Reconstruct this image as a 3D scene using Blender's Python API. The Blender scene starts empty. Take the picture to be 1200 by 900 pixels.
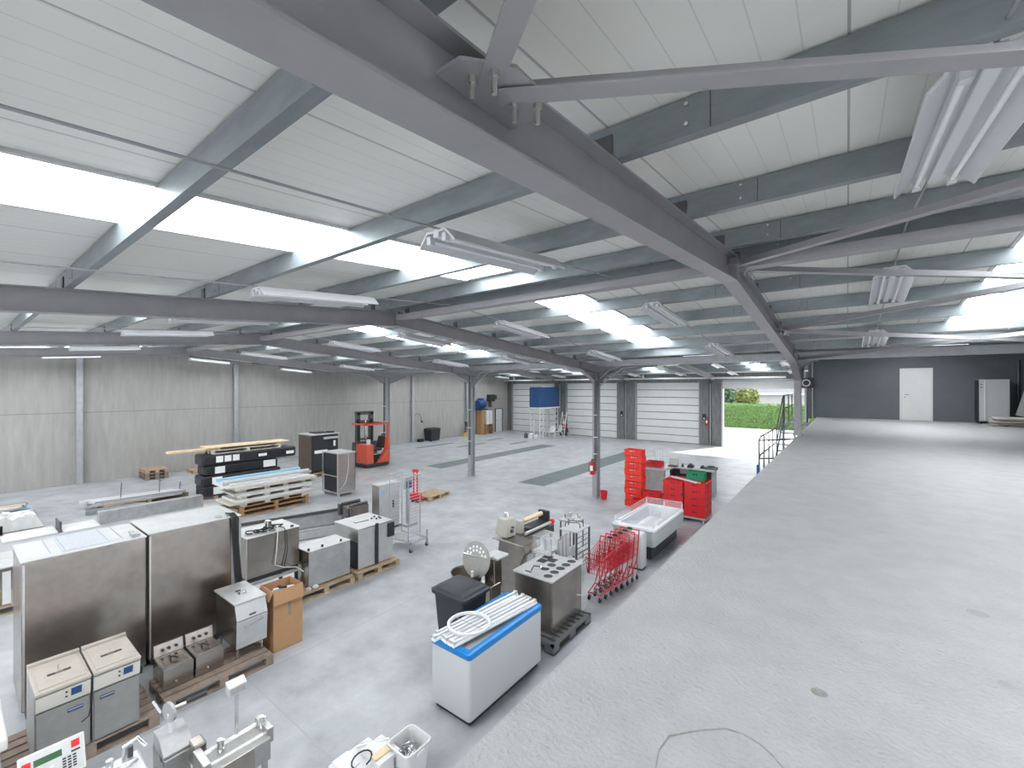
import bpy, bmesh, math, random
from mathutils import Vector, Matrix
random.seed(7)
R = math.radians
sc = bpy.context.scene
col = sc.collection

# ---------------- camera, light, exposure ----------------
EYE = 4.0
YAW = 37.47
cd = bpy.data.cameras.new('camera'); cam = bpy.data.objects.new('camera', cd); col.objects.link(cam)
cam.location = (0, 0, EYE); cam.rotation_euler = (R(90), 0, R(YAW))
cd.sensor_width = 36; cd.lens = 36 * 512.7 / 1200; cd.shift_y = 0.0037; cd.clip_start = 0.05; cd.clip_end = 500
sc.camera = cam
w = bpy.data.worlds.new('world'); sc.world = w; w.use_nodes = True
bg = w.node_tree.nodes['Background']; bg.inputs['Color'].default_value = (0.91, 0.95, 1.0, 1); bg.inputs['Strength'].default_value = 1.5
sd = bpy.data.lights.new('sun', 'SUN'); sun = bpy.data.objects.new('sun', sd); col.objects.link(sun)
sd.energy = 4.0; sd.angle = R(1.0); sd.color = (1, 0.97, 0.92)
sun.rotation_euler = Vector((-2.3, -5.6, -4.39)).to_track_quat('-Z', 'Y').to_euler()
sc.view_settings.view_transform = 'Standard'; sc.view_settings.look = 'None'
sc.view_settings.gamma = 1; sc.view_settings.use_curve_mapping = False
sc.view_settings.exposure = 1.55
SKY_EMIT = 3.7
try:
    sc.cycles.use_denoising = True; sc.cycles.max_bounces = 7; sc.cycles.diffuse_bounces = 5
    sc.cycles.glossy_bounces = 3; sc.cycles.transmission_bounces = 4; sc.cycles.sample_clamp_indirect = 6
except Exception: pass

# ---------------- materials ----------------
def mat(name, c, rough=.6, metal=0., var=0., vscale=4., bump=0., bscale=60., c2=None, stretch=None, emit=None, alpha=None, trans=0., coat=0.):
    m = bpy.data.materials.new(name); m.use_nodes = True
    nt = m.node_tree; N = nt.nodes; L = nt.links; b = N['Principled BSDF']
    b.inputs['Base Color'].default_value = (*c, 1); b.inputs['Roughness'].default_value = rough; b.inputs['Metallic'].default_value = metal
    if coat: b.inputs['Coat Weight'].default_value = coat
    if emit:
        b.inputs['Emission Color'].default_value = (*c, 1); b.inputs['Emission Strength'].default_value = emit
    if trans: b.inputs['Transmission Weight'].default_value = trans
    if alpha is not None: b.inputs['Alpha'].default_value = alpha
    if var or bump:
        tc = N.new('ShaderNodeTexCoord'); mp = N.new('ShaderNodeMapping'); L.new(tc.outputs['Object'], mp.inputs['Vector'])
        if stretch: mp.inputs['Scale'].default_value = stretch
    if var:
        n = N.new('ShaderNodeTexNoise'); n.inputs['Scale'].default_value = vscale; n.inputs['Detail'].default_value = 6; n.inputs['Roughness'].default_value = .62
        L.new(mp.outputs[0], n.inputs['Vector'])
        r = N.new('ShaderNodeValToRGB'); r.color_ramp.elements[0].position = .32; r.color_ramp.elements[1].position = .68
        d = c2 or tuple(max(0, x * (1 - var)) for x in c)
        r.color_ramp.elements[0].color = (*d, 1); r.color_ramp.elements[1].color = (*[min(1, x * (1 + var * .3)) for x in c], 1)
        L.new(n.outputs['Fac'], r.inputs['Fac']); L.new(r.outputs['Color'], b.inputs['Base Color'])
    if bump:
        n2 = N.new('ShaderNodeTexNoise'); n2.inputs['Scale'].default_value = bscale; n2.inputs['Detail'].default_value = 4; L.new(mp.outputs[0], n2.inputs['Vector'])
        bp = N.new('ShaderNodeBump'); bp.inputs['Strength'].default_value = bump; bp.inputs['Distance'].default_value = .01
        L.new(n2.outputs['Fac'], bp.inputs['Height']); L.new(bp.outputs['Normal'], b.inputs['Normal'])
    return m

def line_mix(m, axis, period, width, dark, phase=0., fade=1.0):
    """thin lines every `period` metres along one object axis, on top of the base colour"""
    nt = m.node_tree; N = nt.nodes; L = nt.links; b = N['Principled BSDF']
    tc = N.new('ShaderNodeTexCoord'); sp = N.new('ShaderNodeSeparateXYZ'); L.new(tc.outputs['Object'], sp.inputs[0])
    a = N.new('ShaderNodeMath'); a.operation = 'ADD'; a.inputs[1].default_value = 1000 * period + phase; L.new(sp.outputs[axis], a.inputs[0])
    q = N.new('ShaderNodeMath'); q.operation = 'MODULO'; q.inputs[1].default_value = period; L.new(a.outputs[0], q.inputs[0])
    l = N.new('ShaderNodeMath'); l.operation = 'LESS_THAN'; l.inputs[1].default_value = width; L.new(q.outputs[0], l.inputs[0])
    f = N.new('ShaderNodeMath'); f.operation = 'MULTIPLY'; f.inputs[1].default_value = fade; L.new(l.outputs[0], f.inputs[0])
    mx = N.new('ShaderNodeMix'); mx.data_type = 'RGBA'; mx.inputs['B'].default_value = (*dark, 1)
    src = b.inputs['Base Color']
    if src.is_linked: L.new(src.links[0].from_socket, mx.inputs['A'])
    else: mx.inputs['A'].default_value = src.default_value
    L.new(f.outputs[0], mx.inputs['Factor']); L.new(mx.outputs['Result'], src)
    return m

M = {}
M['floor'] = mat('floor_concrete', (.40, .413, .43), .40, var=.32, vscale=1.3, bump=.12, bscale=30)
line_mix(M['floor'], 'X', 6.2, .02, (.3, .31, .33), phase=.35, fade=.7)
line_mix(M['floor'], 'Y', 5.9, .02, (.3, .31, .33), phase=3.35, fade=.7)
M['mezz'] = mat('mezzanine_screed', (.40, .40, .402), .62, var=.11, vscale=4, bump=1.0, bscale=45)
M['roof'] = mat('roof_sandwich_panel', (.88, .865, .82), .36, var=.06, vscale=.8)
line_mix(M['roof'], 'X', .155, .006, (.5, .5, .49), fade=.4)
line_mix(M['roof'], 'X', 1.08, .012, (.3, .3, .3), fade=.7)
M['wall'] = mat('precast_concrete_wall', (.36, .35, .33), .8, var=.14, vscale=1.3, stretch=(4, 4, .6), bump=.2, bscale=20)
line_mix(M['wall'], 'Z', 30, .035, (.2, .2, .19), phase=-2.95, fade=.75)
M['darkwall'] = mat('slate_blue_wall_paint', (.125, .140, .152), .75, var=.12, vscale=1.2)
M['galv'] = mat('galvanised_steel', (.275, .31, .325), .42, .45, var=.2, vscale=9, stretch=(.3, 1, 1))
M['frame'] = mat('grey_steel_paint', (.375, .365, .378), .5, .15, var=.1, vscale=3)
M['framel'] = mat('zinc_primer_steel', (.42, .43, .45), .45, .4, var=.15, vscale=5)
M['skylight'] = mat('daylight_glow_sheet', (.93, .97, 1.0), .5, emit=SKY_EMIT)  # emission stands in for daylight coming through the sheet
M['white'] = mat('white_enamel', (.64, .64, .635), .35)
M['lamp'] = mat('lamp_white_enamel', (.68, .69, .71), .3)
M['tube'] = mat('fluorescent_tube', (.9, .9, .9), .3)
M['door'] = mat('sectional_door_panel', (.66, .68, .66), .5, var=.05, vscale=2)
M['steel'] = mat('stainless_steel', (.44, .43, .41), .3, .92, var=.12, vscale=3, stretch=(1, 1, 8), bump=.03, bscale=120)
M['steelw'] = mat('worn_stainless', (.44, .40, .365), .26, .95, var=.35, vscale=1.6, bump=.03, bscale=90)
M['steell'] = mat('pale_steel', (.58, .58, .575), .38, .6, var=.12, vscale=6)
M['steeld'] = mat('dark_steel', (.12, .12, .125), .45, .5, var=.2, vscale=6)
M['chrome'] = mat('chrome', (.75, .75, .76), .15, 1.)
M['zinc'] = mat('zinc_sheet', (.42, .42, .42), .5, .35, var=.2, vscale=5)
M['black'] = mat('black_plastic', (.022, .023, .026), .45)
M['blackw'] = mat('black_wrap', (.018, .018, .022), .4, var=.5, vscale=10, bump=.6, bscale=14)
M['charcoal'] = mat('charcoal_plastic', (.022, .026, .032), .5)
M['greyp'] = mat('grey_plastic_pallet', (.13, .135, .14), .6)
M['wood'] = mat('pallet_wood', (.46, .345, .23), .8, var=.3, vscale=8, stretch=(1, 1, 3))
M['woodd'] = mat('weathered_pallet_wood', (.27, .205, .165), .85, var=.35, vscale=7)
M['woodo'] = mat('orange_brown_wood', (.42, .23, .11), .8, var=.35, vscale=18)
M['plank'] = mat('pale_pine', (.72, .56, .36), .7, var=.15, vscale=5)
M['card'] = mat('cardboard', (.40, .225, .115), .85, var=.08, vscale=6)
M['beige'] = mat('beige_enamel', (.42, .41, .36), .45)
M['cream'] = mat('cream_worktop', (.44, .395, .345), .45, var=.15, vscale=5)
M['ctrl'] = mat('cream_control_panel', (.60, .575, .52), .4)
M['greyd'] = mat('grey_door_panel', (.33, .325, .31), .45, .5, var=.1, vscale=8)
M['red'] = mat('red_plastic', (.60, .012, .018), .4); M['redo'] = mat('bright_red_plastic', (.80, .03, .015), .4)
M['redw'] = mat('red_wire', (.50, .015, .03), .35)
M['orange'] = mat('red_orange_paint', (.62, .10, .05), .42, var=.08, vscale=4)
M['blue'] = mat('blue_plastic_rim', (.004, .17, .48), .3)
M['bluec'] = mat('navy_blue_sheet', (.015, .065, .20), .45, var=.1, vscale=2)
M['bluel'] = mat('light_blue_foil', (.30, .55, .75), .4)
M['green'] = mat('green_plastic', (.01, .22, .11), .45)
M['leddark'] = mat('display_green', (.02, .09, .03), .3)
M['frz'] = mat('freezer_cabinet_white', (.47, .485, .485), .32, var=.03, vscale=2)
M['frzg'] = mat('freezer_grey_body', (.42, .45, .435), .4)
M['frzi'] = mat('freezer_inner_white', (.66, .67, .70), .4)
M['glass'] = mat('clear_glass', (.85, .9, .9), .05, alpha=.13)
M['paper'] = mat('white_label', (.8, .8, .8), .7)
M['rubber'] = mat('black_rubber', (.02, .02, .02), .7)
M['foam'] = mat('white_panel', (.66, .66, .64), .6, var=.12, vscale=6)
M['paneld'] = mat('pale_board', (.55, .52, .46), .75, var=.18, vscale=5)
M['brown'] = mat('brown_side_panel', (.10, .07, .06), .5, var=.2, vscale=4)
M['grate'] = mat('steel_grating', (.17, .20, .20), .6, .4)
line_mix(M['grate'], 'Y', 1.35, .07, (.03, .035, .035))
line_mix(M['grate'], 'Y', .15, .05, (.06, .07, .07), fade=.8)
M['concol'] = mat('grey_pier_steel', (.20, .205, .20), .7, .2, var=.35, vscale=3, stretch=(3, 3, .5))
M['yard'] = mat('yard_concrete', (.70, .69, .66), .9, var=.08, vscale=.6)
M['hedge'] = mat('hedge_leaf', (.12, .23, .055), .6, var=.75, vscale=7)
M['tree'] = mat('tree_leaf', (.05, .11, .05), .6, var=.5, vscale=2)
M['treey'] = mat('yellow_green_leaf', (.17, .21, .06), .6, var=.4, vscale=2)
M['bark'] = mat('bark', (.1, .07, .05), .9)
M['house'] = mat('render_white', (.30, .31, .31), .85, var=.06, vscale=1)
M['tiles'] = mat('pale_roof_tiles', (.16, .17, .18), .8, var=.35, vscale=6)
M['mark'] = mat('screed_crack', (.30, .29, .27), .9, var=.3, vscale=30)
M['stain'] = mat('faint_stain', (.345, .34, .335), .8, var=.1, vscale=20)
M['film'] = mat('protective_film', (.50, .53, .57), .3, .2, var=.12, vscale=9, stretch=(1, 6, 1))
M['tape'] = mat('grey_tape', (.36, .39, .44), .4)
M['brass'] = mat('bolt_steel', (.62, .60, .57), .3, .9)
M['yellow'] = mat('yellow_orange_plastic', (.6, .36, .06), .5)

# ---------------- mesh helpers ----------------
class MB:
    def __init__(s): s.v = []; s.f = []; s.smooth = []
    def add(s, vs, fs, sm=False):
        o = len(s.v); s.v += [tuple(v) for v in vs]; s.f += [tuple(o + i for i in f) for f in fs]; s.smooth += [sm] * len(fs); return s
    def box(s, x0, x1, y0, y1, z0, z1, T=None):
        vs = [(x0,y0,z0),(x1,y0,z0),(x1,y1,z0),(x0,y1,z0),(x0,y0,z1),(x1,y0,z1),(x1,y1,z1),(x0,y1,z1)]
        if T is not None: vs = [T @ Vector(v) for v in vs]
        return s.add(vs, [(0,3,2,1),(4,5,6,7),(0,1,5,4),(1,2,6,5),(2,3,7,6),(3,0,4,7)])
    def cb(s, c, d, T=None):
        return s.box(c[0]-d[0]/2, c[0]+d[0]/2, c[1]-d[1]/2, c[1]+d[1]/2, c[2]-d[2]/2, c[2]+d[2]/2, T)
    def prism(s, poly, a, b, axis='z', sm=False):
        """poly of 2D points extruded a..b along axis"""
        n = len(poly)
        def P(u, v, w_): return {'z': (u, v, w_), 'y': (u, w_, v), 'x': (w_, u, v)}[axis]
        vs = [P(u, v, a) for u, v in poly] + [P(u, v, b) for u, v in poly]
        s.add(vs, [tuple(range(n)), tuple(range(2*n-1, n-1, -1))]); o = len(s.v) - 2*n
        s.f += [(o+i, o+(i+1) % n, o+n+(i+1) % n, o+n+i) for i in range(n)]; s.smooth += [sm]*n
        return s
    def tube(s, pts, r, n=8, closed=False, cap=True):
        P = [Vector(p) for p in pts]; rs = r if isinstance(r, (list, tuple)) else [r]*len(P)
        vs = []; m = len(P); prev = None
        for i, p in enumerate(P):
            if closed: d = P[(i+1) % m] - P[i-1]
            else: d = P[min(i+1, m-1)] - P[max(i-1, 0)]
            d.normalize()
            if prev is None:
                u = d.orthogonal().normalized()
            else:
                u = (prev - d * prev.dot(d)); u = u.normalized() if u.length > 1e-6 else d.orthogonal().normalized()
            prev = u; v = d.cross(u)
            for k in range(n):
                a = 2*math.pi*k/n; vs.append(p + (u*math.cos(a) + v*math.sin(a))*rs[i])
        fs = []
        for i in range(m if closed else m-1):
            j = (i+1) % m
            fs += [(i*n+k, i*n+(k+1) % n, j*n+(k+1) % n, j*n+k) for k in range(n)]
        s.add(vs, fs, True)
        if cap and not closed:
            o = len(s.v) - len(vs); s.f += [tuple(o+k for k in range(n-1, -1, -1)), tuple(o+(m-1)*n+k for k in range(n))]; s.smooth += [False]*2
        return s
    def cyl(s, p0, p1, r, n=16): return s.tube([p0, p1], r, n)
    def lathe(s, c, prof, n=24, T=None):
        vs = []
        for r, z in prof:
            for k in range(n):
                a = 2*math.pi*k/n; v = Vector((r*math.cos(a), r*math.sin(a), z))
                vs.append((T @ v if T is not None else v) + Vector(c))
        m = len(prof)
        return s.add(vs, [(i*n+k, i*n+(k+1) % n, (i+1)*n+(k+1) % n, (i+1)*n+k) for i in range(m-1) for k in range(n)], True)
    def beam(s, p0, p1, prof, up=(0, 0, 1)):
        """profile (u sideways, v up) swept straight p0 -> p1"""
        a = Vector(p0); b = Vector(p1); d = (b-a).normalized(); u = d.cross(Vector(up)).normalized(); v = u.cross(d).normalized()
        n = len(prof); vs = [a + u*x + v*y for x, y in prof] + [b + u*x + v*y for x, y in prof]
        s.add(vs, [tuple(range(n)), tuple(range(2*n-1, n-1, -1))] + [(i, (i+1) % n, n+(i+1) % n, n+i) for i in range(n)])
        return s
    def bar(s, p0, p1, w_, h_, up=(0, 0, 1)):
        return s.beam(p0, p1, [(-w_/2, -h_/2), (w_/2, -h_/2), (w_/2, h_/2), (-w_/2, h_/2)], up)
    def build(s, name, m, parent=None, bevel=0., label=None, seg=2):
        me = bpy.data.meshes.new(name); me.from_pydata(s.v, [], s.f)
        me.polygons.foreach_set('use_smooth', s.smooth); me.materials.append(M[m] if isinstance(m, str) else m); me.update()
        if any(s.smooth): me.set_sharp_from_angle(angle=R(42))
        bm = bmesh.new(); bm.from_mesh(me); bmesh.ops.recalc_face_normals(bm, faces=bm.faces); bm.to_mesh(me); bm.free()
        o = bpy.data.objects.new(name, me); col.objects.link(o)
        if parent: o.parent = parent
        if bevel:
            b = o.modifiers.new('bevel', 'BEVEL'); b.width = bevel; b.segments = seg; b.limit_method = 'ANGLE'; b.angle_limit = R(40)
        if label: o['label'] = label
        return o

def tag(o, label, cat, group=None):
    o['label'] = label; o['category'] = cat
    if group: o['group'] = group
    return o
def struct(o): o['kind'] = 'structure'; return o
def stuff(o): o['kind'] = 'stuff'; return o
def thing(name, label, cat, loc=(0, 0, 0), rz=0., group=None):
    o = bpy.data.objects.new(name, None); col.objects.link(o); o.empty_display_size = .1
    o.location = loc; o.rotation_euler = (0, 0, rz); return tag(o, label, cat, group)
KIDS = {}
def dup(root, loc, rz=None, label=None, group=None):
    kids = {}
    for o in bpy.data.objects:
        if o.parent: kids.setdefault(o.parent.name, []).append(o)
    r = root.copy(); col.objects.link(r); r.location = loc
    if rz is not None: r.rotation_euler = (0, 0, rz)
    if label: r['label'] = label
    if group: r['group'] = group
    def rec(src, dst):
        for ch in kids.get(src.name, []):
            c = ch.copy(); col.objects.link(c); c.parent = dst; rec(ch, c)
    rec(root, r)
    return r
def rect_T(c, rz=0, rx=0, ry=0):
    return Matrix.Translation(c) @ Matrix.Rotation(rz, 4, 'Z') @ Matrix.Rotation(ry, 4, 'Y') @ Matrix.Rotation(rx, 4, 'X')
ORD = ['first', 'second', 'third', 'fourth', 'fifth', 'sixth', 'seventh', 'eighth', 'ninth', 'tenth', 'eleventh', 'twelfth', 'thirteenth', 'fourteenth', 'fifteenth', 'sixteenth']

# =====================================================================
# SETTING
# =====================================================================
WX = -25.4; DY = 32.6; MZ = 2.67; MX = -1.1; MWY = 24.2; XR = 8.8; YB = -3.6
V1, RG1, RG2 = 14.6, 5.65, 23.5
def zr(y):   # underside of the rafters
    if y <= V1: return EYE + 1.25 - .08*abs(y - RG1)
    return EYE + .53 + .08*(y - V1) if y <= RG2 else EYE + 1.242 - .08*(y - RG2)
PB, RT = .29, .49    # purlin underside, sheet underside above the rafter underside
struct(MB().box(WX-.3, XR, -8, DY+.02, -.2, 0).build('floor', 'floor'))
struct(MB().box(MX, XR, -8, MWY+.1, MZ-.28, MZ).build('trim_1', 'mezz', label='bare concrete mezzanine floor in the foreground')).name = 'floor_mezzanine'
struct(MB().box(MX-.012, MX, -8, MWY+.1, MZ-.3, MZ-.02).build('trim_2', 'framel'))
# left wall and its top follow the roof
def gable(x0, x1, m, name, y0=-8, y1=DY):
    pts = [(y0, 0), (y1, 0), (y1, zr(y1)+RT), (RG2, zr(RG2)+RT), (V1, zr(V1)+RT), (RG1, zr(RG1)+RT), (y0, zr(y0)+RT)]
    return struct(MB().prism(pts, x0, x1, 'x').build(name, m))
gable(WX-.2, WX, 'wall', 'wall_left')
struct(MB().box(XR, XR+.2, -8, MWY, MZ-.3, 6).build('wall_right', 'darkwall'))
mw = MB(); mw.box(-1.25, XR, MWY, MWY+.15, MZ, zr(MWY)+RT); struct(mw.build('wall_mezzanine', 'darkwall'))
struct(MB().box(-1.25, XR, MWY-.012, MWY, MZ, MZ+.02).build('baseboard_mezzanine', 'darkwall'))
struct(MB().box(-1.2, XR, MWY+.16, DY+.2, 0, 4.9).build('wall_annex', 'darkwall'))
nw = MB().box(WX-.2, XR+.2, -8.2, -8, 0, .9)
for k in range(7): nw.box(WX+5.6*k-.2, WX+5.6*k+.2, -8.2, -8, .9, 4.1)
struct(nw.build('wall_near_unseen', 'wall'))  # unseen wall behind the camera, left open above its sill for fill daylight
# wall posts
for i, y in enumerate((-2.35, 3.48, 9.32, 20.99, 26.75)):
    m_ = MB().box(WX, WX+.03, y-.1, y+.1, 0, zr(y)+.25).box(WX+.03, WX+.2, y-.012, y+.012, 0, zr(y)+.25).box(WX+.2, WX+.23, y-.1, y+.1, 0, zr(y)+.25)
    tag(m_.build('wall_post', 'framel'), ['light grey steel post on the concrete wall, outside the left edge', 'light grey steel wall post farthest left against the concrete wall',
        'grey steel wall post behind the stacked black packages', 'grey steel wall post just left of the black bin', 'grey steel wall post left of the far corner cupboard'][i], 'post', 'steel posts along the concrete wall')
# roof sheets with skylight strips
bays = [2.0, -4.17, -10.4, -16.6, -22.8]
def roof_strip(mb, x0, x1, y0, y1):
    z0, z1 = zr(y0)+RT, zr(y1)+RT
    mb.add([(x0,y0,z0),(x1,y0,z0),(x1,y1,z1),(x0,y1,z1),(x0,y0,z0+.08),(x1,y0,z0+.08),(x1,y1,z1+.08),(x0,y1,z1+.08)],
           [(0,3,2,1),(4,5,6,7),(0,1,5,4),(1,2,6,5),(2,3,7,6),(3,0,4,7)])
HW = .53
slopes = [(-8, RG1, -6.0, 4.98), (RG1, V1, 6.3, 12.75), (V1, RG2, 16.3, 22.9), (RG2, DY+.1, 24.2, 31.0)]
rf = MB(); nwin = 0
for y0, y1, s0, s1 in slopes:
    xs = sorted([XR+.1, WX-.1] + [b-HW for b in bays] + [b+HW for b in bays])
    for i in range(0, len(xs), 2): roof_strip(rf, xs[i], xs[i+1], y0, y1)
    for b in bays:
        roof_strip(rf, b-HW, b+HW, y0, s0); roof_strip(rf, b-HW, b+HW, s1, y1)
        nwin += 1
        sk = MB(); roof_strip(sk, b-HW, b+HW, s0, s1); o = struct(sk.build('window_%d' % nwin, 'skylight'))
        fr = MB()
        for xx in (b-HW, b+HW):
            fr.beam((xx, s0, zr(s0)+RT-.012), (xx, s1, zr(s1)+RT-.012), [(-.02, -.012), (.02, -.012), (.02, .012), (-.02, .012)])
        f_ = fr.build('window_frame', 'white', o)
struct(rf.build('ceiling', 'roof'))
# valley gutter and ridge caps
struct(MB().box(WX, XR, V1-.16, V1+.16, zr(V1)+.24, zr(V1)+.44).build('trim_3', 'framel'))

# door wall
doors = [(-24.9, -20.3), (-19.05, -14.5), (-12.9, -8.33), (-6.73, -2.1)]
DH = 4.39
dw = MB()
edges = [WX] + [e for d in doors for e in d] + [-1.9]
for i in range(0, len(edges), 2): dw.box(edges[i], edges[i+1], DY, DY+.25, 0, 5.1)
for a, b in doors: dw.box(a, b, DY, DY+.25, DH, 5.1)
struct(dw.build('wall_far', 'concol'))
for i, (a, b) in enumerate(doors[:3]):
    dr = struct(MB().box(a, b, DY+.06, DY+.1, 0, DH).build('door_%d' % (i+1), 'black'))
    ph = DH/8
    pn = MB()
    for k in range(8): pn.box(a+.02, b-.02, DY+.015, DY+.06, k*ph+.02, (k+1)*ph-.02)
    pn.build('door_panel', 'door', dr, bevel=.008)
    MB().box(a, b, DY+.005, DY+.02, 0, .03).build('door_seal', 'black', dr)
    MB().box(a-.09, a, DY-.06, DY+.02, 0, DH+.1).box(b, b+.09, DY-.06, DY+.02, 0, DH+.1).build('door_track', 'framel', dr)
a, b = doors[3]
dr = struct(MB().box(a-.02, b+.02, DY-.25, DY-.2, DH-.46, DH+.02).build('door_4', 'white'))
MB().box(a-.09, a, DY-.26, DY+.02, 0, DH).box(b, b+.09, DY-.26, DY+.02, 0, DH).build('door_track', 'framel', dr)
MB().box(a, b, DY-.3, DY-.19, DH+.02, DH+.16).build('door_roller', 'framel', dr)
# piers between doors: paired columns
for i, (a, b) in enumerate([(-20.3, -19.05), (-14.5, -12.9), (-8.33, -6.73), (WX+.02, -24.9)]):
    t = thing('door_pier', ['dark steel pier behind the blue cabin', 'grey steel pier between the second and third roller doors', 'grey steel pier left of the open doorway with red extinguisher', 'dark steel pier in the far left corner'][i], 'pier', (a, DY, 0))
    w_ = b-a
    MB().box(.06, w_*.42, -.12, -.03, 0, 4.6).build('left_leaf', 'concol', t)
    if w_ > 1:
        MB().box(w_*.55, w_*.94, -.12, -.03, 0, 4.6).build('right_leaf', 'concol', t)
        MB().cyl((w_*.485, -.12, 0), (w_*.485, -.12, 4.3), .045).build('downpipe', 'framel', t)
# horizontal pipe above the doors
tag(MB().tube([(-25.2, 31.6, 4.66), (-14, 31.6, 4.66), (-3.0, 31.6, 4.66)], .06).box(-24.05, -23.95, 31.55, 31.65, 4.66, 4.95).box(-12.05, -11.95, 31.55, 31.65, 4.66, 4.95).build('overhead_pipe', 'lamp'), 'long white pipe hanging across above the roller doors', 'pipe')

# ---------------- steel frames ----------------
def ibeam(mb, X, y0, y1, b0, b1, t0, t1, wd=.17, tf=.014, tw=.01):
    """I section from y0 to y1, undersides b0,b1 and tops t0,t1"""
    def slab(xa, xb, za0, za1, zb0, zb1):
        mb.add([(xa,y0,za0),(xb,y0,za0),(xb,y1,zb0),(xa,y1,zb0),(xa,y0,za1),(xb,y0,za1),(xb,y1,zb1),(xa,y1,zb1)],
               [(0,3,2,1),(4,5,6,7),(0,1,5,4),(1,2,6,5),(2,3,7,6),(3,0,4,7)])
    slab(X-wd/2, X+wd/2, b0, b0+tf, b1, b1+tf); slab(X-wd/2, X+wd/2, t0-tf, t0, t1-tf, t1)
    slab(X-tw/2, X+tw/2, b0+tf, t0-tf, b1+tf, t1-tf)
FX = [-1.1, -7.3, -13.5, -19.7]
fl = ['nearest grey portal frame crossing overhead, its column standing on the mezzanine', 'second portal frame, its column holding the red fire extinguisher beside the red bucket',
      'third portal frame, its column between the two floor gratings', 'fourth portal frame, its column beside the orange reach truck']
for i, X in enumerate(FX):
    g = 'steel portal frames'
    t = thing('portal_frame', fl[i], 'steel frame', (X, V1, MZ if i == 0 else 0), 0, g)
    zb = t.location.z
    def P(mb, name, m='frame'):
        mb.v = [(v[0]-X, v[1]-V1, v[2]-zb) for v in mb.v]; return mb.build(name, m, t)
    D = .29
    hy0 = V1-1.25
    m1 = MB(); ibeam(m1, X, -8, RG1, zr(-8), zr(RG1), zr(-8)+D, zr(RG1)+D)
    P(m1, 'rafter')
    m2 = MB(); ibeam(m2, X, RG1, V1, zr(RG1), zr(V1), zr(RG1)+D, zr(V1)+D)
    ibeam(m2, X, hy0, V1-.15, zr(hy0), zr(V1)-.33, zr(hy0)+.02, zr(V1)+.02)
    P(m2, 'rafter')
    m3 = MB(); ibeam(m3, X, V1, RG2, zr(V1), zr(RG2), zr(V1)+D, zr(RG2)+D)
    ibeam(m3, X, V1+.15, V1+1.3, zr(V1)-.33, zr(V1+1.3), zr(V1)+.02, zr(V1+1.3)+.02)
    P(m3, 'rafter')
    m4 = MB(); ibeam(m4, X, RG2, DY-.14, zr(RG2), zr(DY-.14), zr(RG2)+D, zr(DY-.14)+D); P(m4, 'rafter')
    pl = MB()
    for yy in (RG1-.012, RG1+.012, RG2): pl.box(X-.085, X+.085, yy-.012, yy+.012, zr(yy)-.0, zr(yy)+D+.02)
    pl.box(X-.085, X+.085, hy0-.01, hy0+.01, zr(hy0), zr(hy0)+D)
    P(pl, 'joint_plate')
    zt = zr(V1)+.02; z0 = MZ if i == 0 else 0
    c = MB().box(X-.08, X+.08, V1-.15, V1-.136, z0, zt).box(X-.08, X+.08, V1+.136, V1+.15, z0, zt).box(X-.006, X+.006, V1-.136, V1+.136, z0, zt)
    P(c, 'column', 'frame' if i < 2 else 'framel')
    P(MB().box(X-.12, X+.12, V1-.19, V1+.19, z0, z0+.02), 'base_plate', 'framel')
    for y in [5.1-1.41*k for k in range(6)]+[5.93+1.41*k for k in range(6)]:
        P(MB().box(X-.06, X+.06, y-.012, y-.004, zr(y)+D, zr(y)+D+.14), 'purlin_cleat', 'steeld')
    if i:
        fe = MB().cyl((X+.07, V1-.2, z0+1.0), (X+.07, V1-.2, zt-.3), .05)
        P(fe, 'downpipe', 'steeld')
        P(MB().box(X+.01, X+.13, V1-.26, V1-.14, 1.6, 1.63).box(X+.01, X+.13, V1-.26, V1-.14, 3.0, 3.03).box(X+.01, X+.13, V1-.26, V1-.14, 2.2, 2.23), 'pipe_clamp', 'lamp')
# outer frame on the right, only its rafters show
t = thing('portal_frame', 'portal frame rafter above the mezzanine beyond the right edge', 'steel frame', (5.1, RG1, zr(RG1)), 0, 'steel portal frames')
m1 = MB(); ibeam(m1, 0, YB-RG1, 0, zr(YB)-zr(RG1), 0, zr(YB)-zr(RG1)+.29, .29); m1.build('rafter', 'frame', t)
m1 = MB(); ibeam(m1, 0, 0, V1-RG1, 0, zr(V1)-zr(RG1), .29, zr(V1)-zr(RG1)+.29); m1.build('rafter', 'frame', t)
MB().box(-.08, .08, V1-RG1-.15, V1-RG1+.15, MZ-zr(RG1), zr(V1)-zr(RG1)+.02).build('column', 'frame', t)

# ---------------- purlins ----------------
def purlin(y, label):
    zb = zr(y)+PB; h = RT-PB-.012
    t = thing('purlin', label, 'purlin', (WX+.02, y, zb), 0, 'galvanised purlins under the roof')
    Ln = XR-WX-.04; s = .08 if (y < RG1 or V1 < y < RG2) else -.08
    m_ = MB().box(0, Ln, 0, .004, 0, h+s*0).box(0, Ln, .004, .068, 0, .004).box(0, Ln, .064, .068, .004, .022)
    m_.build('web', 'galv', t)
    MB().box(0, Ln, .004, .06, h-.012, h-.006).build('top_flange', 'galv', t)
    pl = MB(); bo = MB()
    for X in FX:
        if y > 16: break
        x = X-WX
        for dx in (-.55, .55):
            if X < -8: continue
            MB().box(x+dx-.003, x+dx+.003, -.002, 0, .005, h-.01).build('splice_line', 'steeld', t)
            for zz in (.05, .15): MB().cyl((x+dx*.8, 0, zz), (x+dx*.8, -.018, zz), .011, 6).build('bolt', 'chrome', t)
    
    return t
ys_near = [5.1-1.41*k for k in range(9)]
ys_far = [5.93+1.41*k for k in range(6)]
for k, y in enumerate(ys_near): purlin(y, 'galvanised steel purlin on the near slope, %s from the ridge' % ORD[k])
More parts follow.
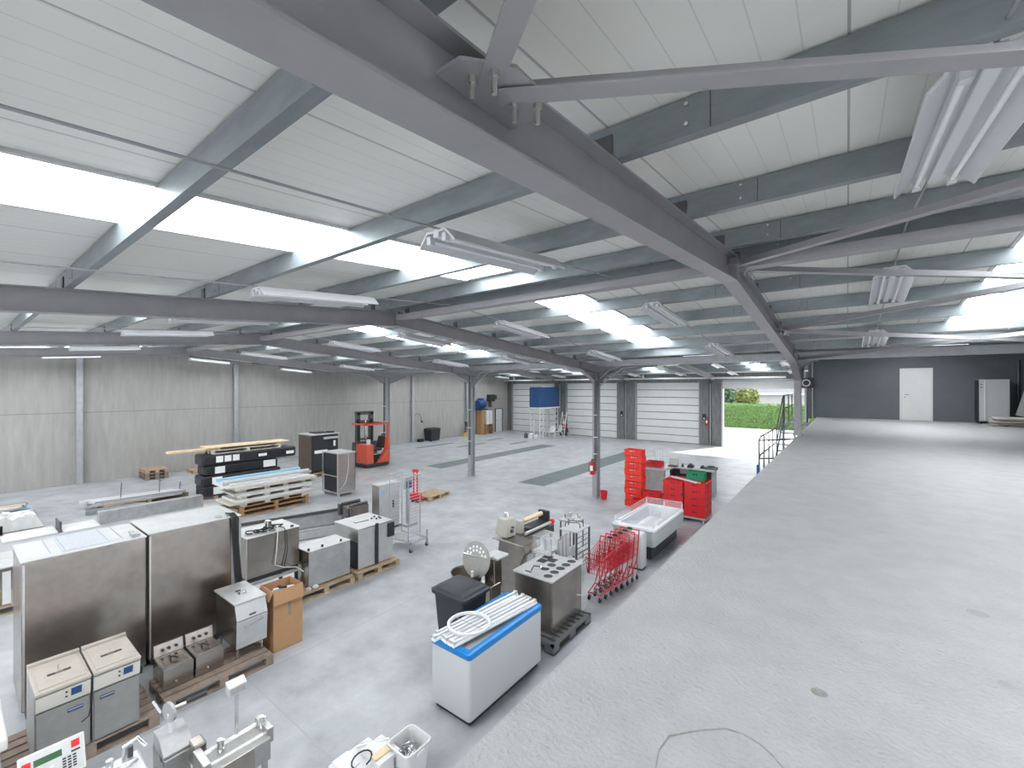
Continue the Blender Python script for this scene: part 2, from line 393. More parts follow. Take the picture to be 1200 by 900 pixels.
for k, y in enumerate(ys_far): purlin(y, 'galvanised steel purlin on the far slope, %s beyond the ridge' % ORD[k])
for k in range(7): purlin(V1+.55+1.38*k, 'galvanised purlin of the back roof, %s beyond the valley gutter' % ORD[k])
for k in range(5): purlin(RG2+.35+1.55*k, 'galvanised purlin of the back roof, %s past its ridge' % ORD[k])

# ridge tube and wind braces
for i, (x0, x1) in enumerate([(-19.6, -13.6), (-13.4, -7.4), (-7.2, -1.2), (-1.0, 5.0)]):
    zz = zr(RG1)+.17
    m_ = MB().box(x0, x1, RG1-.09, RG1+.09, zz-.05, zz+.05)
    tag(m_.build('ridge_strut', 'frame'), ['grey strut along the ridge beyond the third frame', 'grey strut along the ridge between second and third frames', 'grey strut along the ridge between first and second frames', 'grey strut along the ridge above the mezzanine'][i], 'strut', 'struts along the roof ridge')
L_ = [(-.03, -.03), (.03, -.03), (.03, -.024), (-.024, -.024), (-.024, .03), (-.03, .03)]
br = [((-.98, 1.2), (5.0, 5.35), 'steel angle brace running right from the bolted gusset plate'), ((-.98, 1.15), (5.0, -3.3), 'steel angle brace running up from the bolted gusset plate to the top edge'),
      ((-.98, 5.45), (5.0, 1.25), 'steel angle brace rising right from the frame apex'), ((-.98, 5.75), (5.0, 9.7), 'thin level brace running right below the frame apex'),
      ((-.98, 9.65), (5.0, 5.75), 'dark brace rising right behind the middle twin lamp'), ((-.98, 9.75), (5.0, 13.9), 'thin level brace running right behind the middle twin lamp'),
      ((-.98, 13.8), (5.0, 9.75), 'dark brace rising right from the mezzanine column head')]
for p, q, lb in br:
    off = .17 if p[1] != 1.15 else .19
    m_ = MB().beam((p[0], p[1], zr(p[1])+off), (q[0], q[1], zr(q[1])+off), [(x*1.35, y*1.35) for x, y in L_])
    tag(m_.build('wind_brace', 'frame'), lb, 'brace', 'wind braces above the mezzanine')
def gusset(y, lb, big=False):
    z = zr(y)+.16
    t = thing('gusset_plate', lb, 'gusset plate', (-1.095, y, z), 0, 'gusset plates on the nearest frame')
    MB().prism([(0.01, -.2), (.01, .2), (.12, .2), (.24, .08), (.24, -.06), (.12, -.2)], -.012, 0, 'z').build('plate', 'frame', t)
    for x, dy in ((.1, -.12), (.18, -.1), (.14, .06), (.2, .12)):
        b_ = MB().cyl((x, dy, -.04), (x, dy, -.012), .016, 6).cyl((x, dy, -.095), (x, dy, -.04), .009, 10)
        b_.build('bolt', 'brass', t)
    return t
gusset(1.2, 'steel gusset plate with four hanging bolts on the nearest frame, top centre', True)
gusset(5.65, 'gusset plate at the apex of the nearest frame')
gusset(9.7, 'gusset plate on the far rafter of the nearest frame')

# ---------------- lamps ----------------
def make_lamp(loc, label, twin=False):
    t = thing('fluorescent_lamp', label, 'lamp', loc, 0, 'twin fluorescent lamps above the mezzanine' if twin else 'white batten lamps hung under the roof')
    L2 = .8
    s = loc[3] if len(loc) > 3 else 0
    MB().box(-.03, .03, -L2, L2, -.02, .04).build('batten', 'lamp', t, bevel=.006)
    if True:
        for sx in (-1, 1):
            MB().prism([(sx*.03, .03), (sx*.10, .035), (sx*.2, -.07), (sx*.19, -.08), (sx*.095, .02), (sx*.03, .015)], -L2, L2, 'y').build('reflector', 'lamp', t)
            MB().cyl((sx*.085, -L2+.05, -.035), (sx*.085, L2-.05, -.035), .014, 10).build('tube', 'tube', t)
            MB().box(sx*.085-.02, sx*.085+.02, -L2, -L2+.05, -.06, 0).build('end_socket', 'lamp', t)
            MB().box(sx*.085-.02, sx*.085+.02, L2-.05, L2, -.06, 0).build('end_socket', 'lamp', t)
    else:
        MB().prism([(-.03, .03), (-.11, .015), (-.15, -.07), (-.14, -.075), (-.10, 0), (-.03, .015)], -L2, L2, 'y').build('reflector', 'lamp', t)
        MB().prism([(.03, .03), (.11, .015), (.15, -.07), (.14, -.075), (.10, 0), (.03, .015)], -L2, L2, 'y').build('reflector', 'lamp', t)
        MB().cyl((0, -L2+.05, -.06), (0, L2-.05, -.06), .016, 10).build('tube', 'tube', t)
        MB().box(-.025, .025, -L2-.01, -L2+.05, -.09, 0).box(-.025, .025, L2-.05, L2+.01, -.09, 0).build('end_socket', 'lamp', t)
    return t
lampY = [3.1, 7.65, 11.75, 17.5, 21.2, 26.0, 29.8]
rows = [(.45, 'above the mezzanine'), (-2.5, 'in the row left of the nearest frame'), (-5.65, 'in the row right of the second frame'),
        (-8.8, 'in the row left of the second frame'), (-12.0, 'in the row right of the third frame'), (-15.0, 'in the row left of the third frame'), (-18.2, 'in the row right of the fourth frame'), (-21.2, 'in the row left of the fourth frame'), (-24.0, 'in the row along the concrete wall')]
LZ = .19; LZC = .27
p1 = p2 = None
for r_, (X, rl) in enumerate(rows):
    for k, y in enumerate(lampY):
        if X > 0 and y > 13: continue
        loc = (X, y+(.1 if X > 0 or k else 0), zr(y)+(LZC if X > 0 else LZ))
        s = math.atan(.08)*(1 if (y < RG1 or V1 < y < RG2) else -1)
        lb = ('white winged twin tube lamp above the mezzanine, %s from the camera' if X > 0 else 'white batten lamp ' + rl + ', %s along the row') % ORD[k]
        if X > 0: o = p2 = make_lamp(loc, lb, True) if p2 is None else dup(p2, loc, None, lb)
        else: o = p1 = make_lamp(loc, lb) if p1 is None else dup(p1, loc, None, lb)
        o.rotation_euler = (s, 0, 0)
    pts = []
    for y in ((-7.9, RG1, V1-.3) if X > 0 else (-7.9, RG1, V1-.3, V1+.3, RG2, 32.4)): pts.append((X, y, zr(y)+(LZC if X > 0 else LZ)+.05))
    c = MB().tube(pts, .009, 6)
    tag(c.build('conduit', 'framel'), 'thin white cable conduit %s, joining its lamps' % rl, 'conduit', 'lamp conduits')
# ---------------- floor gratings and pit covers ----------------
def grating(x0, x1, y0, y1, lb, g):
    t = thing('floor_grating', lb, 'grating', ((x0+x1)/2, y0, 0), 0, g)
    MB().box(-(x1-x0)/2+.03, (x1-x0)/2-.03, .03, y1-y0-.03, .001, .008).build('grid', 'grate', t)
    f_ = MB(); a = (x1-x0)/2; L2 = y1-y0
    f_.box(-a, -a+.035, 0, L2, .001, .012).box(a-.035, a, 0, L2, .001, .012).box(-a, a, 0, .035, .001, .012).box(-a, a, L2-.035, L2, .001, .012)
    f_.build('rim', 'zinc', t)
grating(-11.05, -9.75, 14.85, 25.8, 'long floor grating behind the column with the red extinguisher', 'long floor gratings')
grating(-17.1, -15.95, 15.05, 25.8, 'long floor grating farther left, beyond the third column', 'long floor gratings')
for i, (x, y0, y1) in enumerate([(-22.7, 19.2, 22.6), (-20.8, 21.1, 23.9), (-21.7, 25.2, 27.0), (-19.0, 24.6, 26.6)]):
    tag(MB().box(x-.12, x+.12, y0, y1, .001, .01).build('slot_drain', 'steeld'), ['narrow dark slot drain nearest the black bin', 'narrow dark slot drain between the bin and the third column', 'short slot drain near the far corner cupboard', 'short slot drain toward the roller doors'][i], 'drain', 'narrow slot drains')

# marks in the mezzanine screed
tag(MB().tube([(-.528, 1.50, MZ), (-.548, 1.6, MZ), (-.54, 1.69, MZ), (-.455, 1.79, MZ), (-.378, 1.86, MZ), (-.32, 1.873, MZ), (-.26, 1.858, MZ), (-.216, 1.83, MZ), (-.178, 1.79, MZ), (-.15, 1.72, MZ)], [.002, .003, .0045, .003, .004, .003, .0035, .003, .002, .001], 6).build('screed_crack', 'mark'), 'curved raised crack in the mezzanine screed, bottom edge', 'crack')
for i, (x, y, r_) in enumerate([(-.097, 2.33, .032), (.61, 3.72, .05), (.566, 2.9, .03)]):
    tag(MB().lathe((x, y, MZ+.001), [(0, .001), (r_*.6, .002), (r_, 0)], 14).build('screed_stain', ['mark', 'stain', 'stain'][i]), ['small dark pock in the mezzanine screed, bottom centre right', 'grey patch in the mezzanine screed, upper of two near the right edge', 'grey patch in the mezzanine screed, lower of two near the right edge'][i], 'stain')

# ---------------- outdoors ----------------
struct(MB().box(-40, 30, DY+.25, 90, -.25, -.01).build('ground_yard', 'yard'))
def leaves(mb, c, rx, ry, rz_, n, s, shell=.75):
    for _ in range(n):
        d = Vector((random.gauss(0, 1), random.gauss(0, 1), random.gauss(0, 1))).normalized()*random.uniform(shell, 1.03)
        p = Vector((c[0]+d.x*rx, c[1]+d.y*ry, c[2]+d.z*rz_))
        a = Vector((random.uniform(-1, 1), random.uniform(-1, 1), random.uniform(-1, 1))).normalized(); b = a.orthogonal().normalized()
        k = s*random.uniform(.6, 1.3)
        mb.add([p-a*k, p+b*k*.5, p+a*k, p-b*k*.5], [(0, 1, 2, 3)])
hd = thing('hedge', 'long clipped green hedge across the yard outside the open doorway', 'hedge', (-8, 48.6, 0))
MB().box(-8, 10, 0, 1.3, 0, 2.3).build('core', 'hedge', hd)
hl = MB()
for _ in range(6500):
    if random.random() < .8: p = Vector((random.uniform(-6, 10), random.uniform(-.12, 0), random.uniform(0.02, 2.35)))
    else: p = Vector((random.uniform(-6, 10), random.uniform(-.05, 1.3), random.uniform(2.28, 2.42)))
    a = Vector((random.uniform(-1, 1), random.uniform(-.6, .6), random.uniform(-1, 1))).normalized(); b = a.orthogonal().normalized(); k = random.uniform(.05, .11)
    hl.add([p-a*k, p+b*k*.6, p+a*k, p-b*k*.6], [(0, 1, 2, 3)])
hl.build('foliage', 'hedge', hd)
hs = thing('house', 'pale house with grey tiled roof beyond the hedge', 'house', (-9.3, 62, 0))
MB().box(0, 26, 0, 9, 0, 3.3).build('wall', 'house', hs)
MB().prism([(-.6, 3.3), (9.6, 3.3), (4.5, 6.6)], -.4, 26.4, 'x').build('roof', 'tiles', hs)
MB().box(-.4, 26.4, -.7, -.58, 3.15, 3.35).build('gutter', 'white', hs)
for i, (x, y, r_, h, mt, lb) in enumerate([(-12.6, 56, 2.5, 3.2, 'tree', 'dark green tree beyond the hedge, left in the doorway'), (-8.6, 53, 1.1, 2.9, 'treey', 'yellow green tree beyond the hedge, beside the pale house'), (-14.5, 72, 5, 5.5, 'tree', 'tall tree behind the other trees past the hedge')]):
    t = thing('tree', lb, 'tree', (x, y, 0), 0, 'trees beyond the hedge')
    MB().tube([(0, 0, 0), (.1, 0, h*.5), (0, .1, h)], [.22, .15, .06]).tube([(0, 0, h*.4), (r_*.4, 0, h*.8)], [.1, .04]).build('trunk', 'bark', t)
    lf = MB(); leaves(lf, (0, 0, h), r_, r_, r_*.95, 5200, .26, .2); lf.build('crown', mt, t)

# =====================================================================
# THINGS ON THE FLOOR
# =====================================================================
def part(mb, name, m, t, bevel=0., label=None): return mb.build(name, m, t, bevel, label)
def kids_copy(o, parent, loc=(0, 0, 0), rot=None):
    c = o.copy(); col.objects.link(c); c.parent = parent; c.location = loc
    if rot: c.rotation_euler = rot
    return c
def wood_pallet(loc, lx, ly, label, m='wood', rz=0, group=None, dirx=True, name='wooden_pallet'):
    """deck boards run along local x; origin at corner-centre on the ground"""
    t = thing(name, label, 'pallet', loc, rz, group)
    d = MB(); n = max(5, round(ly/.15)); bw = ly/n
    for k in range(n):
        jit = random.uniform(-.006, .006)
        d.box(-lx/2+jit, lx/2+jit, -ly/2+k*bw+.016, -ly/2+(k+1)*bw-.016, .122, .144)
    part(d, 'deck', m, t)
    s = MB()
    for x in (-lx/2, -.05, lx/2-.1): s.box(x, x+.1, -ly/2, ly/2, .1, .122)
    part(s, 'stringers', m, t)
    b = MB(); r_ = MB()
    for x in (-lx/2, -.05, lx/2-.1):
        for y in (-ly/2, -.07, ly/2-.14): b.box(x, x+.1, y, y+.14, .022, .1)
    for y in (-ly/2, -.05, ly/2-.1): r_.box(-lx/2, lx/2, y, y+.1, 0, .022)
    part(b, 'blocks', m, t); part(r_, 'runners', m, t)
    return t
def caster(t, x, y, z, r=.05, m='black'):
    o = part(MB().cyl((x-.015, y, r), (x+.015, y, r), r, 16), 'wheel', m, t)
    part(MB().box(x-.025, x+.025, y-.02, y+.03, r, z).cyl((x-.028, y, r), (x+.028, y, r), .012, 8), 'caster_fork', 'framel', o)
    return o

# --- long weathered pallets in front of the tall cabinets
wood_pallet((-6.96, 2.3, 0), 1.26, .72, 'long weathered pallet under the small twin fryers and the steel cooker', 'woodd', R(90), 'weathered pallets before the tall cabinets')
wood_pallet((-6.93, .98, 0), 1.2, .9, 'weathered pallet under the two floor standing fryers', 'woodd', R(90), 'weathered pallets before the tall cabinets')
wood_pallet((-7.65, 1.35, 0), .0001+1.9, .36, 'weathered boards along the foot of the tall cabinets', 'woodd', R(90), 'weathered pallets before the tall cabinets') if False else None

# --- tall stainless cabinets
def tall_cabinet(x0, x1, y0, y1, z1, label, film):
    t = thing('tall_steel_cabinet', label, 'cabinet', ((x0+x1)/2, (y0+y1)/2, 0), 0, 'tall stainless cabinets')
    a, b = (x1-x0)/2, (y1-y0)/2
    part(MB().box(-a, a, -b, b, .1, z1), 'body', 'steelw', t, .012)
    part(MB().box(-a+.04, a-.03, -b+.04, b-.04, 0, .1), 'plinth', 'black', t)
    part(MB().box(-a-.002, a+.006, -b-.006, b+.006, z1-.004, z1+.014), 'top_cover', 'steell', t, .004)
    part(MB().box(a, a+.008, -b+.01, -b+.03, .12, z1-.03), 'corner_trim', 'steell', t)
    return t
A = tall_cabinet(-8.78, -7.83, .58, 1.755, 1.9, 'tall brownish stainless cabinet at the left with taped film on top', True)
for (x, y, w_, d_) in ((-.05, -.33, .8, .012), (-.05, -.2, .8, .012), (-.05, .22, .8, .012), (-.05, .36, .8, .012)):
    part(MB().cb((x, y, 1.9195), (w_, d_, .002)), 'tape_strip', 'tape', A, 0, 'taped translucent film strip')
part(MB().cb((-.05, .02, 1.917), (.86, .5, .004)), 'film', 'film', A, 0, 'translucent protective film')
part(MB().box(.25, .4, .45, .54, 1.914, 1.95).box(.1, .2, .47, .52, 1.914, 1.94), 'hinge', 'zinc', A)
B = tall_cabinet(-8.9, -7.92, 1.80, 3.0, 1.9, 'tall stainless cabinet right of the filmed one with black cables hanging down', False)
part(MB().box(.32, .42, .28, .36, 1.914, 1.935), 'hinge', 'zinc', B)
part(MB().box(.488, .5, .46, .6, .12, 1.88), 'side_trim', 'zinc', B)
cb = MB()
for k in range(4):
    o_ = .03*k
    cb.tube([(-8.15+o_, 2.86+o_*.5, 1.93), (-7.98, 2.86+o_*.6, 1.95), (-7.885+.012*(k % 2), 2.85+o_, 1.88), (-7.88, 2.87+o_*.8, 1.5), (-7.885, 2.9+o_*.9, 1.0), (-7.87, 2.94+o_, .5), (-7.86, 2.97+o_, .1)], .013, 6)
tag(cb.build('power_cables', 'rubber'), 'bundle of black cables hanging down the corner of the right tall cabinet', 'cables')

# --- floor standing fryers
def floor_fryer(y0, y1, lb, knob):
    x0, x1 = -7.17, -6.47
    t = thing('floor_fryer', lb, 'fryer', ((x0+x1)/2, (y0+y1)/2, .145), 0, 'floor standing fryers')
    a, b = (x1-x0)/2, (y1-y0)/2; H = .77
    part(MB().prism([(-a, 0), (a-.05, 0), (a-.05, .56), (a-.02, .57), (a, H-.03), (-a, H-.03)], -b, b, 'y'), 'body', 'greyd', t, .004)
    dr_ = part(MB().box(a-.05, a-.028, -b+.012, b-.012, .02, .54), 'door', 'greyd', t, .004)
    part(MB().prism([(a-.045, .56), (a-.018, .565), (a+.006, H-.05), (a-.02, H-.05)], -b+.005, b-.005, 'y'), 'control_panel', 'ctrl', t, .002); cp_ = bpy.data.objects[[x.name for x in t.children][-1]] if False else [x for x in bpy.data.objects if x.parent == t and x.name.startswith('control_panel')][0]
    part(MB().box(-a, a+.02, -b, b, H-.03, H), 'worktop', 'cream', t, .006)
    part(MB().box(-a+.06, a-.04, -b+.03, b-.03, H, H+.008), 'lid', 'cream', t, .003)
    part(MB().box(.02, .06, -.09, .09, H+.008, H+.012), 'vent_slot', 'black', t)
    part(MB().box(.03, .05, -.03, .03, H+.012, H+.03).cyl((-.04, 0, H+.01), (-.04, 0, H+.06), .006, 8), 'handle', 'brass', t)
    part(MB().box(-a, -a+.05, -b, b, H, H+.035), 'upstand', 'cream', t, .005)
    yk = b*.45
    part(MB().prism([(a-.012, .62), (a+.004, .70), (a+.012, .70), (a-.004, .62)], yk-.04, yk+.04, 'y'), 'dial_plate', 'bluec', cp_)
    for zz in (.63, .68): part(MB().cb((a-.004+(zz-.63)*.2, yk-.075, zz), (.012, .016, .012)), 'switch', 'black', cp_)
    part(MB().cb((a-.024, b*.42*knob, .46), (.012, .12, .035)), 'door_handle', 'bluec', dr_, .004)
    part(MB().cb((a-.018, b*.42*knob, .468), (.006, .11, .012)), 'handle_recess', 'framel', dr_)
    return t
floor_fryer(.57, .985, 'left floor standing fryer with cream top and blue dial on the weathered pallet', 1)
floor_fryer(1.0, 1.40, 'right floor standing fryer with cream top, beside the small twin fryers', -1)
tag(MB().tube([(-6.44, .99, .9), (-6.42, .985, .75), (-6.43, .98, .6), (-6.42, .955, .5), (-6.415, .90, .47)], .006, 6).build('loose_cable', 'rubber'), 'thin black cable hanging between the two floor fryers', 'cable')

# --- small table fryers
def table_fryer(y0, y1, lb):
    x0, x1 = -7.32, -6.88
    t = thing('table_fryer', lb, 'fryer', ((x0+x1)/2, (y0+y1)/2, .145), 0, 'small table fryers')
    a, b = (x1-x0)/2, (y1-y0)/2
    part(MB().box(-a, a, -b, b, 0, .12), 'base', 'steelw', t, .004)
    part(MB().box(-a, a+.01, -b, b, .125, .262), 'tank', 'steelw', t, .004)
    part(MB().box(-a+.06, a-.01, -b+.015, b-.015, .262, .268), 'tank_rim', 'steel', t)
    part(MB().box(-a+.1, a-.04, -b+.04, b-.04, .266, .274), 'lid', 'steelw', t, .003)
    ch_ = part(MB().prism([(-a, .26), (-a+.05, .26), (-a+.02, .42), (-a, .42)], -b, b, 'y'), 'control_head', 'steelw', t, .003)
    for yy in (-.07, .0, .08): part(MB().cyl((-a+.035, yy, .34), (-a+.06, yy, .345), .018, 12), 'knob', 'black', ch_)
    part(MB().tube([(.0, -.03, .27), (.01, -.03, .31), (.06, 0, .315), (.1, .03, .3)], .012, 8), 'lid_handle', 'black', t)
    part(MB().cyl((a, -.02, .06), (a+.025, -.02, .06), .012, 10), 'drain_tap', 'chrome', t)
    part(MB().tube([(-a, -b-.005, .3), (-a+.02, -b-.03, .26), (-a+.02, -b-.02, .2)], .008, 6), 'thermostat_wire', 'rubber', t)
    return t
table_fryer(1.71, 2.035, 'left small stainless table fryer on the weathered pallet')
table_fryer(2.06, 2.39, 'right small stainless table fryer beside the steel cooker')

# --- steel cooker with sloping front
t = thing('steel_cooker', 'stainless floor cooker with flat lid and sloping front beside the cardboard box', 'cooker', (-7.2, 2.73, .145), 0)
pf = [(-.38, .14), (.36, .14), (.385, .56), (.31, .76), (-.38, .76)]
part(MB().prism(pf, -.2, .2, 'y'), 'body', 'steelw', t, .004)
fd_ = part(MB().prism([(.366, .16), (.374, .16), (.398, .55), (.39, .55)], -.205, .205, 'y'), 'front_door', 'steell', t, .003)
part(MB().prism([(.390, .56), (.40, .56), (.325, .76), (.315, .76)], -.205, .205, 'y'), 'sloping_panel', 'steell', t, .003)
part(MB().box(-.42, .34, -.215, .215, .765, .79), 'lid', 'steell', t, .006)
part(MB().box(-.1, .1, -.05, .05, .79, .80).tube([(.02, -.06, .79), (.02, -.06, .82), (.02, .06, .82), (.02, .06, .79)], .01, 8), 'lid_handle', 'chrome', t)
part(MB().tube([(.385, -.11, .46), (.43, -.11, .46), (.435, .13, .50), (.395, .13, .50)], .012, 8), 'door_handle', 'chrome', fd_)
part(MB().box(.372, .392, -.04, .05, .585, .61), 'switch_row', 'steeld', t)
for x in (-.3, .3):
    for y in (-.16, .16): part(MB().cyl((x, y, 0), (x, y, .14), .02, 10), 'leg', 'chrome', t)

# --- cardboard box
t = thing('cardboard_box', 'tall open cardboard box with folded flap beside the steel cooker', 'box', (-7.05, 3.26, 0))
c_ = MB().box(-.2, .2, -.22, -.214, 0, .92).box(-.2, .2, .214, .22, 0, .92).box(-.2, -.194, -.214, .214, 0, .92).box(.194, .2, -.214, .214, 0, .92).box(-.2, .2, -.22, .22, 0, .006)
part(c_, 'box_wall', 'card', t)
part(MB().prism([(.2, .925), (.206, .92), (.245, .72), (.24, .715)], -.225, .225, 'y'), 'front_flap', 'card', t)
part(MB().prism([(-.22, .92), (-.225, .925), (-.29, .80), (-.285, .795)], -.2, .2, 'x'), 'side_flap', 'card', t)
part(MB().prism([(-.2, .92), (-.206, .92), (-.26, .83), (-.255, .825)], -.2, .2, 'y'), 'back_flap', 'card', t)
part(MB().box(.2, .2015, .0, .04, .5, .72), 'printed_mark', 'woodd', t)
tag(MB().box(-7.2, -7.0, 3.1, 3.42, .72, .8).cyl((-7.1, 3.15, .84), (-6.95, 3.4, .86), .03, 10).build('packing_contents', 'white'), 'white packing pieces lying inside the open cardboard box', 'packing')
tag(MB().tube([(-7.15, 3.2, .83), (-7.1, 3.25, .88), (-7.02, 3.2, .89), (-6.98, 3.3, .88)], .014, 8).build('black_hose', 'rubber'), 'short black hose inside the open cardboard box', 'hose')

# --- steel box on legs with cables
t = thing('steel_box_on_stand', 'brown reflecting stainless box with cables on top, behind the cardboard box', 'cabinet', (-8.83, 3.77, 0))
part(MB().box(-.36, .36, -.47, .47, .58, 1.3), 'body', 'steelw', t, .006)
part(MB().box(-.37, .37, -.48, .48, 1.3, 1.315), 'top_cover', 'steell', t, .003)
part(MB().box(.355, .362, -.475, -.46, .58, 1.3), 'edge_trim', 'steell', t)
for x in (-.32, .32):
    for y in (-.43, .43): part(MB().box(x-.025, x+.025, y-.025, y+.025, 0, .58), 'leg', 'black', t)
part(MB().box(-.34, .34, -.45, .45, .5, .58), 'base_frame', 'black', t)
part(MB().box(.36, .4, -.4, .46, .46, .5), 'front_rail', 'steell', t)
part(MB().cyl((.3, .36, 1.315), (.3, .36, 1.345), .03, 12), 'vent_cap', 'black', t)
random.seed(3)
cc = MB()
for k in range(5):
    c0 = Vector((-8.72+.05*(k % 3), 3.5+.10*k, 1.34+.006*k)); rr = .09-.012*(k % 2)
    cc.tube([(c0.x+rr*math.cos(a*.5)*1.0, c0.y+rr*1.3*math.sin(a*.5), c0.z+.01*math.sin(a)) for a in range(0, 13)], .012, 6)
tag(cc.build('coiled_cable', 'rubber'), 'black cable coils on top of the steel box with cables', 'cable')
tag(MB().tube([(-8.7, 3.85, 1.33), (-8.5, 3.82, 1.36), (-8.44, 3.82, 1.3), (-8.43, 3.8, 1.0), (-8.42, 3.76, .72), (-8.38, 3.9, .64), (-8.3, 4.1, .6), (-8.22, 4.2, .5)], .011, 8).build('white_cable', 'white'), 'pale cable hanging in a loop down the front of the steel box', 'cable')
tag(MB().tube([(-8.7, 3.95, 1.33), (-8.5, 3.96, 1.35), (-8.435, 3.98, 1.28), (-8.43, 4.0, .95), (-8.42, 3.93, .62)], .008, 8).build('thin_dark_cable', 'rubber'), 'thin dark cable beside the pale one on the steel box', 'cable')
tag(MB().box(-8.75, -8.72, 3.72, 3.78, 1.315, 1.5).box(-8.75, -8.62, 3.72, 3.78, 1.49, 1.5).box(-8.64, -8.6, 3.72, 3.78, 1.315, 1.5).build('metal_bracket', 'chrome'), 'upright metal bracket among the cables on the steel box', 'bracket')

# --- low steel box J with pallet
wood_pallet((-8.45, 4.56, 0), 1.22, .84, 'pale pallet under the low steel box', 'wood', R(90), 'pale pallets in the steel row')
t = thing('low_steel_box', 'low plain stainless box with small black feet on top, on a pale pallet', 'cabinet', (-8.45, 4.71, .145))
part(MB().box(-.28, .28, -.44, .44, .02, .70), 'body', 'steelw', t, .004)
part(MB().box(.28, .284, -.435, .435, .03, .69), 'front_sheet', 'zinc', t)
part(MB().box(-.285, .288, -.445, .445, .70, .712), 'top_cover', 'steell', t, .003)
for y in (-.4, -.12, .28): part(MB().cyl((.2, y, .712), (.2, y, .75), .022, 10), 'rubber_foot', 'black', t)
for y in (-.4, .4): part(MB().box(-.25, .25, y-.03, y+.03, 0, .02), 'skid', 'steeld', t)
for k, (x, y, s) in enumerate(((-8.13, 4.25, .05), (-8.12, 4.38, .06))):
    tag(MB().lathe((x, y, .145), [(0, 0), (s*.8, .005), (s, s*.6), (s*.6, s*1.1), (0, s*1.2)], 12).build('plastic_plug', 'white'), ['small white cap at the foot of the low steel box, left one', 'small white cap at the foot of the low steel box, right one'][k], 'cap')

# --- dishwasher type machine K
wood_pallet((-8.5, 5.78, 0), 1.05, .95, 'pale pallet under the notched steel machine', 'wood', R(90), 'pale pallets in the steel row')
t = thing('dish_machine', 'stainless machine with black centre hose and dark control block on a pallet', 'machine', (-8.6, 5.77, .145))
part(MB().box(-.48, .42, -.43, -.40, .58, .86), 'side_panel', 'steel', t); part(MB().box(-.1, .41, -.425, -.40, .02, .58), 'void_shade_sheet', 'black', t)  # black sheet paints the shade of the void under the overhang
part(MB().box(-.48, .42, -.40, .43, .60, .86).box(.0, .41, -.40, .43, .02, .60), 'body', 'steelw', t, .003)
part(MB().box(.42, .432, -.43, -.02, .02, .84), 'front_door', 'steell', t, .003)
part(MB().box(.42, .432, .06, .44, .02, .84), 'front_door', 'steell', t, .003)
part(MB().box(-.49, .44, -.44, .45, .86, .875), 'top_cover', 'steell', t, .003)
part(MB().box(.43, .47, -.02, .05, .02, .9), 'centre_hose', 'black', t, .01)
part(MB().box(.43, .47, .30, .47, .52, .83), 'control_block', 'black', t, .006)
part(MB().box(-.45, -.08, -.425, -.41, .585, .6).box(-.44, -.40, -.4, .4, .02, .6).box(-.44, 0, -.39, -.36, .02, .06), 'rear_leg', 'steeld', t)
for x, y in ((.02, .18), (.12, .24), (-.05, .3), (.14, .33), (.05, .35)): part(MB().cyl((x, y, .875), (x, y, .905), .022, 10), 'pipe_stub', 'steeld', t)
part(MB().tube([(-.1, -.2, .882), (.02, -.24, .882), (.05, .08, .882)], .006, 6), 'wire', 'steeld', t)

# --- tall steel cabinet M and blocks
t = thing('steel_switch_cabinet', 'pale steel cabinet with small blue sticker behind the tray trolley', 'cabinet', (-10.45, 7.72, 0))
part(MB().box(-.17, .17, -.34, .34, .05, 1.28), 'body', 'steell', t, .006)
part(MB().box(-.16, .16, -.33, .33, 0, .05), 'plinth', 'black', t)
part(MB().box(-.175, .175, -.345, .345, 1.28, 1.295), 'top_cover', 'steell', t)
part(MB().box(-.16, .16, -.346, -.34, .08, 1.26), 'side_panel', 'steelw', t)
part(MB().box(.17, .176, -.30, -.18, 1.0, 1.13), 'sticker', 'bluel', t)
part(MB().box(.17, .2, .1, .13, .6, .8), 'handle', 'black', t)
t = thing('conveyor_drive', 'stainless drive block with dark rollers beside the pale steel cabinet', 'machine', (-11.35, 7.3, 0))
part(MB().box(-.25, .25, -.3, .3, .3, .62), 'housing', 'steelw', t, .006)
part(MB().cyl((-.2, -.28, .66), (-.2, .3, .66), .04).cyl((.15, -.25, .64), (.15, .3, .64), .05), 'roller', 'steeld', t)
for x in (-.2, .2):
    for y in (-.25, .25): part(MB().box(x-.025, x+.025, y-.025, y+.025, 0, .3), 'leg', 'steelw', t)
part(MB().box(-.3, -.2, -.36, -.3, .35, .66).box(.1, .22, -.36, -.3, .35, .6), 'end_bracket', 'steeld', t)
def channel(p0, p1, w_, h_, lb, m='steell', t_=.02):
    a, b = Vector(p0), Vector(p1)
    prof = [(-w_/2, 0), (w_/2, 0), (w_/2, h_), (w_/2-t_, h_), (w_/2-t_, t_), (-w_/2+t_, t_), (-w_/2+t_, h_), (-w_/2, h_)]
    return tag(MB().beam(a, b, prof).build('steel_channel', m), lb, 'channel', 'long steel channels on the floor')
channel((-12.9, 4.75, .02), (-12.0, 7.5, .02), .42, .3, 'long pinkish grey steel trough on the floor behind the cabled steel box', 'zinc')
channel((-11.9, 4.7, .02), (-11.0, 7.0, .02), .3, .16, 'lower steel trough on the floor behind the low steel box', 'steell')
channel((-12.85, 4.7, .325), (-12.0, 7.6, .325), .1, .06, 'thin dark rail lying over the long steel trough', 'steeld')
channel((-10.7, 5.0, .02), (-10.2, 6.8, .02), .08, .08, 'dark thin rail nearest the notched steel machine', 'steeld')

